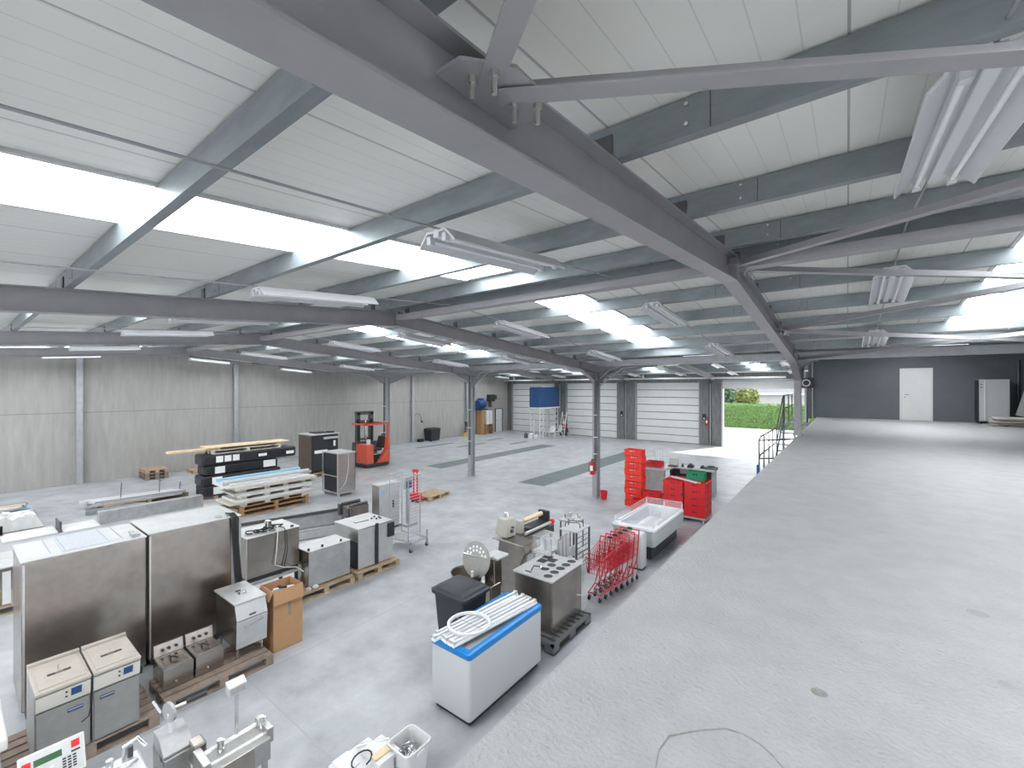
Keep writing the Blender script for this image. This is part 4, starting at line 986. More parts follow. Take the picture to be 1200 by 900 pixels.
for k in range(6):
    x = -3.83-.19+.070*k; lz = .905
    tt = thing('loose_tube_lamp', ['loose batten lamp on the chest freezer, at its left edge', 'loose batten lamp on the chest freezer, second from the left', 'loose batten lamp on the chest freezer, third from the left', 'loose batten lamp on the chest freezer, fourth from the left', 'loose batten lamp on the chest freezer, fifth from the left', 'loose batten lamp on the chest freezer, nearest its right edge'][k], 'lamp', (x, 4.47+random.uniform(-.05, .05), lz), R(-6+random.uniform(-1.2, 1.2)), 'loose batten lamps on the chest freezer')
    l = .76
    part(MB().box(-.035, .035, -l, l, -.022, .012), 'batten', 'lamp', tt, .008)
    part(MB().cyl((0, -l+.03, .028), (0, l-.03, .028), .018, 10), 'tube', 'lamp', tt)
    for s in (-1, 1): part(MB().box(-.028, .028, s*(l-.03)-.02, s*(l-.03)+.02, .0, .05), 'end_socket', 'steell', tt, .004)
tt = thing('round_wire_guard', 'round white ring sieve lying on the loose lamps', 'sieve', (-3.86, 4.13, .972))
part(MB().lathe((0, 0, 0), [(.245, -.015), (.275, -.015), (.28, .015), (.25, .018), (.245, -.015)], 40), 'ring', 'white', tt)
for k in range(2): part(MB().cyl((-.25*math.cos(k*1.57), -.25*math.sin(k*1.57), 0), (.25*math.cos(k*1.57), .25*math.sin(k*1.57), 0), .003, 6), 'cross_wire', 'framel', tt)

# --- wheelie bin
t = thing('wheelie_bin', 'charcoal wheelie bin with closed lid behind the chest freezer', 'bin', (-4.62, 4.76, 0))
part(loft(MB(), [rrect(.22, .22, .03, .05), rrect(.30, .27, .04, .93)], True, True), 'body', 'charcoal', t)
part(loft(MB(), [rrect(.33, .29, .05, .93), rrect(.345, .30, .05, .95), rrect(.345, .30, .05, .985), rrect(.32, .28, .04, 1.0)], True, True), 'rim', 'charcoal', t)
part(loft(MB(), [rrect(.31, .27, .06, 1.0), rrect(.30, .26, .07, 1.03), rrect(.24, .2, .06, 1.06)], True, True), 'lid', 'charcoal', t)
part(loft(MB(), [rrect(.22, .19, .04, 1.058), rrect(.20, .17, .04, 1.066)], True, True), 'lid_panel', 'charcoal', t)
part(MB().cyl((-.36, -.25, .97), (-.36, .25, .97), .016, 8).box(-.36, -.3, -.25, -.22, .955, .985).box(-.36, -.3, .22, .25, .955, .985), 'handle', 'charcoal', t)
for y in (-.23, .23): part(MB().cyl((-.2, y-.025, .1), (-.2, y+.025, .1), .1), 'wheel', 'rubber', t)

# --- slicer / mixing machine AA
t = thing('food_mixer', 'steel machine with a large round tilted disc behind the wheelie bin', 'machine', (-4.8, 5.62, 0))
part(MB().box(-.16, .16, -.14, .14, .02, .72), 'column', 'steelw', t, .02)
part(MB().box(-.28, .26, -.22, .22, 0, .04), 'foot_plate', 'steelw', t, .01)
part(MB().prism([(-.08, .62), (.14, .62), (.12, 1.12), (-.10, 1.12)], -.02, .2, 'y'), 'gear_housing', 'steelw', t, .02)
part(MB().box(-.1, .2, -.02, .3, 1.12, 1.17), 'head_plate', 'steell', t, .02)
Td = Matrix.Translation((-.14, -.16, 1.12)) @ Matrix.Rotation(R(2), 4, 'Z') @ Matrix.Rotation(R(80), 4, 'X')
part(MB().cyl(Td @ Vector((0, 0, -.012)), Td @ Vector((0, 0, .012)), .29, 40), 'disc', 'greyd', t)
hm = MB()
for r_, n, a0, a1 in ((.21, 7, 25, 155), (.15, 5, 35, 145)):
    for k in range(n):
        an = R(a0+(a1-a0)*k/(n-1)); c = Td @ Vector((r_*math.cos(an), r_*math.sin(an), 0)); nn = (Td.to_3x3() @ Vector((0, 0, 1))).normalized()
        hm.cyl(c-nn*.014, c+nn*.014, .023, 12)
part(hm, 'disc_holes', 'lamp', t)
part(MB().tube([Td @ Vector((-.27, .05, .02)), Td @ Vector((0, .06, .05)), Td @ Vector((.25, .08, .04)), (.12, .0, 1.18)], .01, 8), 'guard_arm', 'chrome', t)
part(MB().cyl((-.1, -.12, 1.1), (.02, .05, 1.1), .04), 'disc_shaft', 'chrome', t)
part(MB().lathe((-.3, -.22, .62), [(0, 0), (.14, .0), (.24, .1), (.27, .28), (.28, .285), (.262, .28), (.23, .11), (0, .03)], 28), 'bowl', 'steelw', t)
part(MB().box(-.32, -.2, -.24, -.1, .3, .66), 'bowl_bracket', 'steelw', t)
part(MB().cyl((-.1, -.3, .86), (-.1, -.3, .98), .025), 'bowl_knob', 'white', t)

# --- stainless counter BB on black pallet
t = thing('plastic_pallet', 'dark grey plastic pallet under the steel ice cream counter', 'pallet', (-3.98, 6.15, 0))
a, b = .5, .60
d = MB()
for k in range(9): d.box(-a+.01, a-.01, -b+.03+k*.128, -b+.12+k*.128, .12, .145)
d.box(-a, -a+.05, -b, b, .11, .147).box(a-.05, a, -b, b, .11, .147).box(-a, a, -b, -b+.04, .11, .147).box(-a, a, b-.04, b, .11, .147).box(-.04, .04, -b, b, .1, .144)
part(d, 'deck', 'greyp', t)
f = MB()
for x in (-a, -.09, a-.16):
    for y in (-b, -.1, b-.18): f.box(x, x+.16, y, y+.18, .0, .11)
part(f, 'blocks', 'greyp', t); part(MB().box(-a, -a+.1, -b, b, 0, .02).box(a-.1, a, -b, b, 0, .02).box(-.05, .05, -b, b, 0, .02), 'runners', 'greyp', t)
t = thing('ice_cream_counter', 'stainless counter with round tub holes in its top on a dark plastic pallet', 'counter', (-4.0, 6.24, .148))
a, b = .36, .47
part(MB().box(-a, a, -b, b, .0, .82), 'body', 'steelw', t, .01)
part(MB().box(a, a+.006, -b+.01, b-.01, .03, .80), 'front_panel', 'steelw', t)
topm = MB(); 
part(MB().box(-a-.025, a+.02, -b-.03, b+.03, .82, .85), 'worktop', 'steell', t, .004)
for r_ in range(5):
    x, y = .22, -.36+.185*r_
    part(MB().lathe((x, y, .851), [(.082, 0), (.088, .006), (.08, .008), (.076, .002)], 20), 'tub_ring', 'steell', t)
    part(MB().lathe((x, y, .8512), [(0, 0), (.078, 0.001)], 20), 'tub_hole', 'black', t)
for (x, y) in ((.03, -.16), (.03, .04)):
    part(MB().lathe((x, y, .851), [(.082, 0), (.088, .006), (.08, .008), (.076, .002)], 20), 'tub_ring', 'steell', t)
    part(MB().lathe((x, y, .8512), [(0, 0), (.078, 0.001)], 20), 'tub_hole', 'black', t)
for k, (x, y) in enumerate(((-.08, .22), (-.22, .30), (-.2, .1))): part(MB().box(x-.08, x+.08, y-.07, y+.09, .851, .853), 'square_well', 'black', t)
part(MB().box(-.2, -.08, -.42, -.38, .851, .853), 'slot', 'black', t)
part(MB().tube([(-.12, -.35, .85), (-.1, -.3, .92), (-.02, -.22, .90)], .012, 8), 'scoop_handle', 'steeld', t)
part(MB().lathe((-.02, -.2, .87), [(0, 0), (.03, .0), (.04, .03), (.035, .03), (0, .008)], 14), 'scoop', 'chrome', t)
part(MB().prism([(-.36, .85), (-.355, .85), (-.30, 1.0), (-.305, 1.0)], -.44, .1, 'y') if False else MB().box(-.34, -.336, -.15, .4, .85, .99), 'glass_guard', 'glass', t)
part(MB().tube([(.37, .3, .35), (.42, .45, .3), (.43, .5, .1), (.4, .5, .02)], .008, 6), 'power_lead', 'white', t)
# glasses and pots behind
t = thing('cup_stack', 'ribbed metal cup stack on the back of the ice cream counter', 'cup stack', (-4.26, 6.63, .998))
part(MB().lathe((0, 0, 0), [(0, 0), (.06, 0)] + [(.06+.006*(k % 2), .012*k+.004) for k in range(1, 10)] + [(.066, .12), (.066, .30), (0, .30)], 20), 'cups', 'steell', t)
for k, (x, y, h) in enumerate(((-4.25, 7.0, .24), (-4.27, 7.16, .26), (-4.29, 7.32, .27))):
    t = thing('tall_metal_cylinder', ['tall slim metal cylinder nearest the ribbed cup stack', 'middle one of the three tall slim metal cylinders', 'tall slim metal cylinder nearest the shelf trolley'][k], 'cylinder', (x, y, 0), 0, 'slim metal cylinders')
    part(MB().lathe((0, 0, 0), [(0, .0), (.05, 0), (.05, .02), (.02, .03), (.02, .76), (.05, .78), (.05, 1.05+h*.5), (.042, 1.05+h*.5), (.042, .8), (0, .8)], 18), 'cylinder', 'steell', t)
t = thing('glass_display_case', 'small slanted glass case left of the ribbed cup stack', 'glass case', (-4.52, 6.98, -.06))
part(MB().prism([(-.18, 1.0), (.12, 1.0), (.0, 1.28), (-.18, 1.28)], -.2, -.195, 'y').prism([(-.18, 1.0), (.12, 1.0), (.0, 1.28), (-.18, 1.28)], .2, .205, 'y').box(-.18, .0, -.2, .2, 1.28, 1.285), 'panes', 'glass', t)
part(MB().tube([(.12, -.2, 1.0), (0, -.2, 1.28), (-.18, -.2, 1.28)], .006, 6).tube([(.12, .2, 1.0), (0, .2, 1.28), (-.18, .2, 1.28)], .006, 6).tube([(0, -.2, 1.28), (0, .2, 1.28)], .006, 6), 'frame', 'steell', t)
part(MB().box(-.2, .14, -.22, .22, .96, 1.0), 'base_tray', 'steell', t)
for x in (-.17, .1):
    for y in (-.18, .18): part(MB().box(x-.015, x+.015, y-.015, y+.015, 0, .96), 'leg', 'steelw', t)

# --- dough machine CC: beige head on steel body
t = thing('bone_saw', 'steel bodied machine with beige angular head at the back of the steel group', 'machine', (-5.25, 6.85, 0), R(-5))
part(MB().prism([(-.12, 0), (.38, 0), (.38, .62), (.52, .9), (.46, 1.04), (-.16, 1.04), (-.2, .8), (-.12, .6)], -.2, .2, 'y'), 'body', 'steelw', t, .02)
part(MB().box(-.2, .4, -.2, .2, 0, .05), 'foot_plate', 'steelw', t)
part(MB().box(-.38, -.05, -.18, .12, .98, 1.0), 'work_plate', 'steelw', t, .004)
part(MB().prism([(-.34, 1.08), (-.02, 1.05), (-.04, 1.42), (-.26, 1.44)], -.15, .15, 'y'), 'head', 'beige', t, .03)
part(MB().box(-.12, -.03, -.1, .1, 1.0, 1.08), 'neck', 'black', t)
part(MB().cyl((-.31, 0, 1.18), (-.36, 0, 1.18), .035), 'side_knob', 'black', t)
part(MB().tube([(-.22, 0, 1.43), (-.2, 0, 1.5), (-.12, 0, 1.51), (-.1, 0, 1.43)], .012, 8), 'top_handle', 'chrome', t)
part(MB().cyl((-.14, -.05, 1.42), (-.14, -.05, 1.49), .018), 'top_screw', 'chrome', t)
part(MB().box(-.02, .02, -.03, .03, 1.14, 1.2).cyl((0, 0, 1.25), (.05, 0, 1.25), .02), 'latch', 'steeld', t)
# --- sheeter DD
t = thing('dough_sheeter', 'long dough sheeter with beige roller and white end blocks', 'machine', (-5.5, 7.95, 0))
part(MB().box(-.2, .2, -.6, .55, .72, .9), 'bed', 'steelw', t, .01)
part(MB().box(-.16, .16, -.52, .5, .1, .14), 'lower_shelf', 'steelw', t)
part(MB().cyl((-.06, -.3, 1.13), (-.06, .4, 1.13), .05, 18), 'upper_roller', 'plank', t)
part(MB().cyl((.18, -.55, .96), (.18, .45, .96), .035, 14), 'front_roller', 'steell', t)
part(MB().box(-.16, .02, -.5, -.36, .9, 1.18), 'end_block', 'beige', t, .02); part(MB().box(-.16, .12, .42, .5, .9, 1.2), 'end_block', 'black', t, .02)
part(MB().lathe((0, 0, 0), [(0, 0), (.055, 0), (.055, .06), (0, .06)], 16, Matrix.Translation((.2, .42, .98)) @ Matrix.Rotation(R(-90), 4, 'X')), 'red_wheel', 'red', t)
part(MB().box(-.14, .14, -.34, .4, .95, .99), 'belt', 'black', t); part(MB().bar((.0, -.3, 1.0), (.16, .0, .95), .02, .02), 'scraper', 'chrome', t)
for x in (-.16, .16):
    for y in (-.52, .46): part(MB().box(x-.02, x+.02, y-.02, y+.02, 0, .72), 'leg', 'steell', t)
random.seed(13)
t = thing('small_parts_tray', 'tray of small glass and metal parts behind the shelf trolley', 'tray', (-5.1, 8.95, 0))
part(MB().box(-.2, .2, -.25, .25, .92, .95), 'tray', 'steell', t)
for k in range(9):
    x, y = random.uniform(-.15, .15), random.uniform(-.2, .2); h = random.uniform(.05, .14)
    part(MB().lathe((x, y, .95), [(0, 0), (.03, 0), (.025, h*.5), (.035, h), (.03, h), (0, .01)], 12), 'glass_part', 'chrome', t)
for x in (-.17, .17):
    for y in (-.22, .22): part(MB().box(x-.012, x+.012, y-.012, y+.012, 0, .92), 'leg', 'steelw', t)
# --- shelf trolley FF
t = thing('shelf_trolley', 'dark framed shelf trolley with looped top rails beside the shopping trolleys', 'trolley', (-4.63, 8.28, 0))
for x in (-.2, .18):
    for y in (-.28, .28): part(MB().box(x-.016, x+.016, y-.016, y+.016, .1, 1.0), 'post', 'steeld', t)
for z_ in (.22, .5): part(MB().box(-.2, .18, -.28, .28, z_, z_+.015), 'shelf', 'steell', t)
part(MB().box(-.22, .2, -.3, .3, .99, 1.015), 'top_shelf', 'steell', t, .004)
for y in (-.12, .02): part(MB().tube([(-.18, y, 1.01), (-.18, y, 1.09), (-.14, y, 1.12), (.08, y+.1, 1.12), (.12, y+.1, 1.09), (.12, y+.1, 1.01)], .011, 8), 'top_rail', 'steeld', t)
rr = MB()
for k in range(6): rr.cyl((.18, -.27, .32+.11*k), (.18, .27, .32+.11*k), .008, 6)
part(rr, 'side_rungs', 'steeld', t)
for x in (-.2, .18):
    for y in (-.26, .26): caster(t, x, y, .1, .045)

# --- shopping trolleys
def make_cart():
    t = thing('shopping_trolley', '', 'shopping trolley', (0, 0, 0), 0, 'nested red shopping trolleys')
    W0, W1 = .17, .215; L0, L1 = 0, .56
    # basket: front small (y=0), back at y=.56
    def P(u, v, s):  # u 0..1 along length, v 0..1 height, s -1..1 side
        y = u*.6; zb = .50-.06*(1-u)*0; zt = .80+.12*u; z_ = zb+(zt-zb)*v; w_ = (W0+(W1-W0)*u)*(.86+.14*v)
        return (s*w_, y+(-.05*v*(1-u)), z_)
    bk = MB(); r_ = .0045
    for v in (0, .33, .66, 1): bk.tube([P(0, v, -1), P(0, v, 1), P(1, v, 1), P(1, v, -1)], r_ if v < 1 else .006, 5, True)
    for k in range(11):
        u = k/10
        for s in (-1, 1): bk.tube([P(u, 0, s), P(u, 1, s)], r_, 4)
    for k in range(7):
        s = -1+2*k/6
        bk.tube([P(0, 1, s), P(0, 0, s), P(1, 0, s), P(1, 1, s)], r_, 4)
    part(bk, 'basket', 'redw', t)
    fr = MB()
    for s in (-1, 1):
        fr.tube([(s*.2, .68, 1.0), (s*.21, .66, .95), (s*.2, .60, .52), (s*.19, .58, .40), (s*.17, .35, .17), (s*.12, -.02, .14)], .013, 8)
        fr.tube([(s*.19, .58, .40), (s*.2, .62, .15)], .010, 8)
    fr.cyl((-.12, 0, .14), (.12, 0, .14), .010, 8).cyl((-.17, .35, .17), (.17, .35, .17), .01, 8)
    part(fr, 'frame', 'redw', t)
    ch = MB()
    for k in range(5): ch.tube([(-.12+.06*k, .0, .15), (-.14+.07*k, .5, .3)], .003, 4)
    part(ch, 'lower_rack', 'chrome', t)
    part(MB().cyl((-.215, .68, 1.0), (.215, .68, 1.0), .013, 10), 'handle', 'red', t)
    part(MB().box(-.05, .05, .66, .70, .99, 1.03), 'coin_lock', 'black', t, .006)
    for x, y in ((-.11, 0), (.11, 0), (-.19, .6), (.19, .6)):
        o = part(MB().cyl((x-.012, y, .05), (x+.012, y, .05), .05, 14), 'wheel', 'rubber', t)
        part(MB().box(x-.018, x+.018, y-.012, y+.012, .07, .15), 'wheel_fork', 'framel', o)
    return t
c0 = make_cart()
for k in range(5):
    lb = ['red wire shopping trolley at the front of the nested row', 'red shopping trolley second in the nested row', 'red shopping trolley third in the nested row', 'red shopping trolley fourth in the nested row', 'red shopping trolley at the back of the row, beside the small white cabinet'][k]
    loc = (-3.76+.02*k, 7.45+.2*k, 0)
    if k == 0: c0.location = loc; c0['label'] = lb
    else: dup(c0, loc, None, lb)
t = thing('small_white_cabinet', 'small rounded white cabinet behind the shopping trolleys', 'cabinet', (-3.72, 9.45, 0))
part(loft(MB(), [rrect(.16, .15, .05, .04), rrect(.165, .16, .06, .1), rrect(.165, .16, .06, .74), rrect(.14, .13, .06, .78)], True, True), 'body', 'frz', t)
part(MB().box(-.15, .15, -.14, .14, 0, .04), 'plinth', 'black', t)

# --- display island freezer
t = thing('island_freezer', 'grey open topped island freezer with glass rim and white inside', 'freezer', (-4.0, 11.0, 0))
a, b = .52, 1.13
part(loft(MB(), [rrect(a-.02, b-.02, .08, .34), rrect(a, b, .08, .37), rrect(a, b, .08, .68)], True, False), 'body', 'frzg', t)
part(loft(MB(), [rrect(a, b, .08, .68), rrect(a+.012, b+.012, .085, .69), rrect(a+.012, b+.012, .085, .735), rrect(a, b, .08, .75), rrect(a-.14, b-.16, .03, .75), rrect(a-.15, b-.17, .03, .44)], False, True), 'inner_liner', 'frzi', t)
part(loft(MB(), [rrect(a+.014, b+.014, .087, .665), rrect(a+.016, b+.016, .087, .70)], False, False), 'bumper_strip', 'framel', t)
part(MB().box(-a+.14, a-.14, -b+.18, b-.18, 0, .34), 'pedestal', 'black', t)
gl = MB()
gl.box(-a+.03, -a+.036, -b+.05, b-.05, .75, .90).box(a-.036, a-.03, -b+.3, b-.05, .75, .86).box(-a+.03, a-.03, b-.036, b-.03, .75, .92).box(-a+.03, a-.03, -b+.03, -b+.036, .75, .86)
part(gl, 'glass_rim', 'glass', t)
part(MB().tube([(-a+.033, -b+.05, .9), (-a+.033, b-.04, .92), (a-.033, b-.04, .92)], .007, 6), 'rim_rail', 'steell', t)
for x, y in ((-a+.033, -b+.1), (a-.033, b-.05), (-a+.033, b-.05), (a-.05, -b+.1), (0, b-.033)): part(MB().box(x-.012, x+.012, y-.012, y+.012, .75, .88), 'glass_post', 'white', t)
part(MB().box(-.03, -.024, -b+.2, b-.2, .45, .62), 'divider', 'glass', t)
part(MB().box(-a+.05, -a+.09, -b+.2, b-.2, .753, .775).box(a-.12, a-.08, -b+.2, b-.2, .753, .775), 'lid_track', 'white', t)

# --- red crates
def make_crate(m='red', h=.2, lx=.6, ly=.4):
    t = thing('plastic_crate', '', 'crate')
    a, b = lx/2, ly/2; k = .012
    body = MB()
    body.box(-a+.015, a-.015, -b+.015, b-.015, 0, .01)
    body.box(-a+.01, a-.01, -b+.01, -b+.01+k, 0, h-.02).box(-a+.01, a-.01, b-.01-k, b-.01, 0, h-.02)
    body.box(-a+.01, -a+.01+k, -b+.02, b-.02, 0, h-.02).box(a-.01-k, a-.01, -b+.02, b-.02, 0, h-.02)
    part(body, 'shell', m, t)
    rim = MB().box(-a, a, -b, -b+.022, h-.022, h).box(-a, a, b-.022, b, h-.022, h).box(-a, -a+.022, -b+.022, b-.022, h-.022, h).box(a-.022, a, -b+.022, b-.022, h-.022, h)
    part(rim, 'rim', m, t)
    rb = MB()
    for x in (-a+.02, -a*.5, 0, a*.5, a-.035): rb.box(x, x+.014, -b, -b+.012, 0, h-.02).box(x, x+.014, b-.012, b, 0, h-.02)
    for y in (-b+.02, 0, b-.035): rb.box(-a, -a+.012, y, y+.014, 0, h-.02).box(a-.012, a, y, y+.014, 0, h-.02)
    part(rb, 'ribs', m, t)
    for s_ in (-1, 1): part(MB().box(-.07, .07, s_*(b-.01)-.004, s_*(b-.01)+.004, h*.62, h*.80), 'rim_shade_strip', 'black', t)  # black strips paint the dark gaps seen below the crate rims
    part(MB().box(a-.014, a-.006, -.06, .06, h*.62, h*.80), 'rim_shade_strip', 'black', t)
    part(MB().box(-a+.012, a-.012, -b+.004, b-.004, -.001, .006), 'base_foot', 'steeld', t)
    return t
def place_crate(proto, used, loc, rz, label, group):
    if not used[0]: used[0] = True; o = proto; o.location = loc; o.rotation_euler = (0, 0, rz); o['label'] = label; o['group'] = group
    else: o = dup(proto, loc, rz, label, group)
    return o
def slots(o, m, h, a, b):
    s = MB()
    for x in (-.1, -.06, -.02, .05): s.box(x, x+.028, -b-.003, -b, h*.72, h*.82)
    return part(s, 'hand_slot', m, o)
crate = make_crate(); used = [False]
crate_t = make_crate('redo'); slots(crate_t, 'paper', .2, .3, .2); used_t = [False]
zs = 0; LAB = 'red crate in the tall stack behind the island freezer, %s from the bottom'
for k in range(9):
    place_crate(crate_t, used_t, (-5.72+.02*math.sin(k*2.1), 14.35, zs), R(1.5*math.sin(k*3)), LAB % ORD[k], 'tall red crate stack'); zs += .214
LAB2 = 'red crate in the %s'
t = thing('crate_dolly', 'low grey wheeled dolly under the double red crate stack', 'dolly', (-3.92, 13.98, 0))
part(MB().box(-.64, .64, -.36, .36, .1, .15), 'platform', 'framel', t)
for x in (-.55, .55):
    for y in (-.3, .3): caster(t, x, y, .1, .045, 'white')
for s_, (x, nm) in enumerate(((-4.24, 'double stack, left half'), (-3.61, 'double stack, right half'))):
    for k in range(5):
        for j, yy in enumerate((13.81, 14.22)):
            place_crate(crate, used, (x, yy, .152+.19*k*1.06), 0, (LAB2 % nm)+', %s row, %s from the bottom' % (['near', 'back'][j], ORD[k]), 'double red crate stack')
for k in range(3):
    place_crate(crate, used, (-5.05, 14.2, .203*k), R(4), 'low red crate between the tall and double stacks, %s from the bottom' % ORD[k], 'low red crates between the stacks')
place_crate(crate, used, (-5.25, 13.75, 0), R(0), 'red crate at the foot of the tall crate stack, lower of two', 'red crates at the foot of the tall stack')
place_crate(crate, used, (-5.25, 13.75, .203), R(2), 'red crate at the foot of the tall crate stack, upper of two', 'red crates at the foot of the tall stack')
g_ = make_crate('green', .26, .52, .36); g_.location = (-3.7, 14.2, .152+.19*5*1.06+.002); g_['label'] = 'green plastic crate standing on the double red crate stack'
place_crate(crate, used, (-5.9, 16.75, .98), 0, 'single bright red crate on the counter behind the tall crate stack', 'red crate on the counter')
zt_ = .152+.19*5*1.06
tag(MB().bar((-4.45, 14.1, zt_+.03), (-3.55, 13.62, zt_+.02), .035, .03).build('white_lath', 'lamp'), 'long white lath lying across the double crate stack, left one', 'lath', 'white laths on the crates')
tag(MB().bar((-4.35, 14.2, zt_+.02), (-3.45, 13.66, zt_+.02), .025, .02).build('white_lath', 'lamp'), 'long white lath lying across the double crate stack, right one', 'lath', 'white laths on the crates')
tag(MB().tube([(-3.93+.05*math.cos(k*.7), 13.585+.0*k, .78+.07*math.sin(k*.7)) for k in range(16)], .012, 6).build('cable_coil', 'steeld'), 'dark coil of cable hanging on the front of the crate stack', 'cable')

# --- checkout counter KK
t = thing('checkout_counter', 'grey topped angled checkout counter behind the red crates', 'counter', (-5.0, 17.0, 0))
part(MB().box(-1.15, -.45, -.65, .2, .92, .97).prism([(-.45, -.5), (1.15, -.1), (1.15, .6), (-.45, .2)], .92, .97, 'z') if False else MB().prism([(-1.15, -.75), (-.35, -.75), (-.25, .05), (1.15, .05), (1.15, .75), (-.6, .75), (-1.15, .3)], .92, .97, 'z'), 'worktop', 'steell', t, .004)
part(MB().prism([(-1.1, -.7), (-.4, -.7), (-.4, -.66), (-1.1, -.66)], 0, .92, 'z'), 'left_panel', 'zinc', t)
part(MB().box(-1.1, -1.06, -.66, .3, 0, .92).box(-.62, 1.1, .68, .72, 0, .92), 'back_panel', 'steeld', t)
part(MB().box(1.06, 1.1, .1, .68, 0, .92), 'right_panel', 'zinc', t)
part(MB().box(-.4, 1.06, .3, .34, .1, .9), 'interior_shade_panel', 'black', t)  # black panel stands in for the shade inside the counter
part(MB().box(-.1, .35, .28, .3, .72, .86), 'drawer_front', 'framel', t)
t = thing('laptop_screen', 'open grey laptop on the checkout counter', 'laptop', (-5.35, 17.2, .972))
part(MB().box(-.17, .17, -.12, .12, 0, .02), 'keyboard', 'black', t); part(MB().box(-.17, .17, -.01, .0, 0, .26, rect_T((0, .12, .02), 0, R(-14))), 'screen', 'framel', t); part(MB().box(-.15, .15, -.014, -.01, .02, .24, rect_T((0, .12, .02), 0, R(-14))), 'display', 'steell', t)
for k, (x, y, sx, h, nm, lb, ct) in enumerate([(-5.0, 17.25, .04, .14, 'card_reader', 'small dark card reader right of the laptop', 'card reader'), (-4.72, 17.3, .11, .15, 'cash_printer', 'dark till printer in the middle of the checkout counter', 'printer'),
        (-4.3, 17.35, .08, .12, 'label_printer', 'dark wedge shaped label printer on the checkout counter', 'printer'), (-4.0, 17.35, .2, .13, 'counter_scale', 'dark counter scale at the right end of the checkout counter', 'scale')]):
    t = thing(nm, lb, ct, (x, y, .972))
    part(MB().prism([(-sx*.8, 0), (sx*.8, 0), (sx*.8, h*.7), (-sx*.3, h*.5)], -sx, sx, 'x') , 'housing', 'black', t, .006)
    part(MB().box(-sx*.5, sx*.5, 0, sx*.5, h*.5, h), 'head', 'steeld', t, .004)
for k, (x, y) in enumerate(((-6.05, 17.35), (-5.88, 17.35), (-5.78, 17.45))):
    t = thing('glass_cylinder', ['tall clear glass cylinder behind the red crates, left one', 'tall clear glass cylinder behind the red crates, middle one', 'tall clear glass cylinder behind the red crates, right one'][k], 'glass cylinder', (x, y, 0), 0, 'clear glass cylinders')
    part(MB().lathe((0, 0, .98), [(.07, 0), (.07, .55), (.065, .55), (.065, .01), (0, .01)], 18), 'glass', 'glass', t)
    part(MB().cyl((0, 0, 0), (0, 0, .98), .06), 'pedestal', 'steell', t)

# --- red bucket, extinguishers
t = thing('red_bucket', 'small red bucket at the foot of the second frame column', 'bucket', (-6.95, 14.5, 0))
part(MB().lathe((0, 0, 0), [(0, .01), (.1, 0), (.13, .27), (.14, .275), (.14, .29), (.125, .285), (.095, .02), (0, .02)], 22), 'pail', 'red', t)
part(MB().tube([(.135*math.cos(a), .14*math.sin(a), .27-.06*abs(math.sin(a))) for a in [math.pi*k/10 for k in range(11)]], .005, 6), 'handle', 'steell', t)
def extinguisher(loc, rz, lb, sc_=1.):
    t = thing('fire_extinguisher', lb, 'fire extinguisher', loc, rz, 'fire extinguishers')
    part(MB().lathe((0, 0, 0), [(0, 0), (.075, 0), (.08, .03), (.08, .40), (.05, .46), (.025, .48), (0, .48)], 20), 'cylinder', 'red', t)
    part(MB().cyl((0, 0, .48), (0, 0, .54), .02).box(-.02, .1, -.012, .012, .54, .56).box(-.02, .09, -.012, .012, .51, .525), 'valve', 'black', t)
    part(MB().tube([(0, -.03, .5), (-.06, -.07, .48), (-.1, -.08, .3), (-.09, -.08, .1)], .01, 8), 'hose', 'black', t)
    part(MB().box(-.05, .05, -.0835, -.078, .15, .33), 'label', 'paper', t)
    part(MB().box(-.04, .04, .07, .1, .1, .4), 'bracket', 'steeld', t)
    return t
extinguisher((-7.34, 14.345, .86), R(10), 'red fire extinguisher on the second frame column above the red bucket')
extinguisher((-19.72, 14.33, 1.0), 0, 'red fire extinguisher on the column behind the reach truck')
extinguisher((-7.75, 32.36, 1.4), 0, 'red fire extinguisher on the pier beside the open doorway')
# wall things: door controls
for i, (x, y_) in enumerate(((-14.05, 32.45), (-7.95+.0, 32.45), (-19.9, 32.45))):
    t = thing('door_control', ['dark door control box between the second and third roller doors', 'dark door control box left of the open doorway', 'dark door control box beside the blue cabin'][i], 'control box', (x, y_, 1.75), 0, 'door control boxes')
    part(MB().box(-.12, .12, 0, .08, 0, .42), 'box', 'black', t, .01); part(MB().cyl((0, 0, .1), (0, -.02, .1), .05), 'button', 'paper', t)

# --- blue cabin on stand
t = thing('blue_machine_cabin', 'big navy blue cabin raised on white lattice legs before the roller doors', 'cabin', (-19.9, 30.35, 0))
part(MB().box(-.5, .5, -1.45, 1.5, 2.42, 4.05), 'cabin', 'bluec', t, .05)
part(MB().box(-.55, .55, -1.5, 1.55, 2.3, 2.42), 'floor_frame', 'white', t, .01)
part(MB().box(-.3, .4, -1.0, .6, 4.05, 4.15), 'roof_unit', 'white', t, .01)
part(MB().box(.5, .506, -1.35, 1.4, 2.5, 3.98), 'side_sheet', 'bluec', t)
def lattice(x, y0, y1, z1):
    m_ = MB().box(x-.03, x+.03, y0, y0+.06, 0, z1).box(x-.03, x+.03, y1-.06, y1, 0, z1)
    n = 5
    for k in range(n):
        z0 = z1*k/n; zb = z1*(k+1)/n
        m_.bar((x, y0+.03, z0), (x, y1-.03, zb), .03, .03, (1, 0, 0)).bar((x, y1-.03, z0), (x, y0+.03, zb), .03, .03, (1, 0, 0))
    return m_
for x in (-.45, .45):
    part(lattice(x, -1.4, -.8, 2.3), 'lattice_leg', 'white', t); part(lattice(x, .9, 1.45, 2.3), 'lattice_leg', 'white', t)
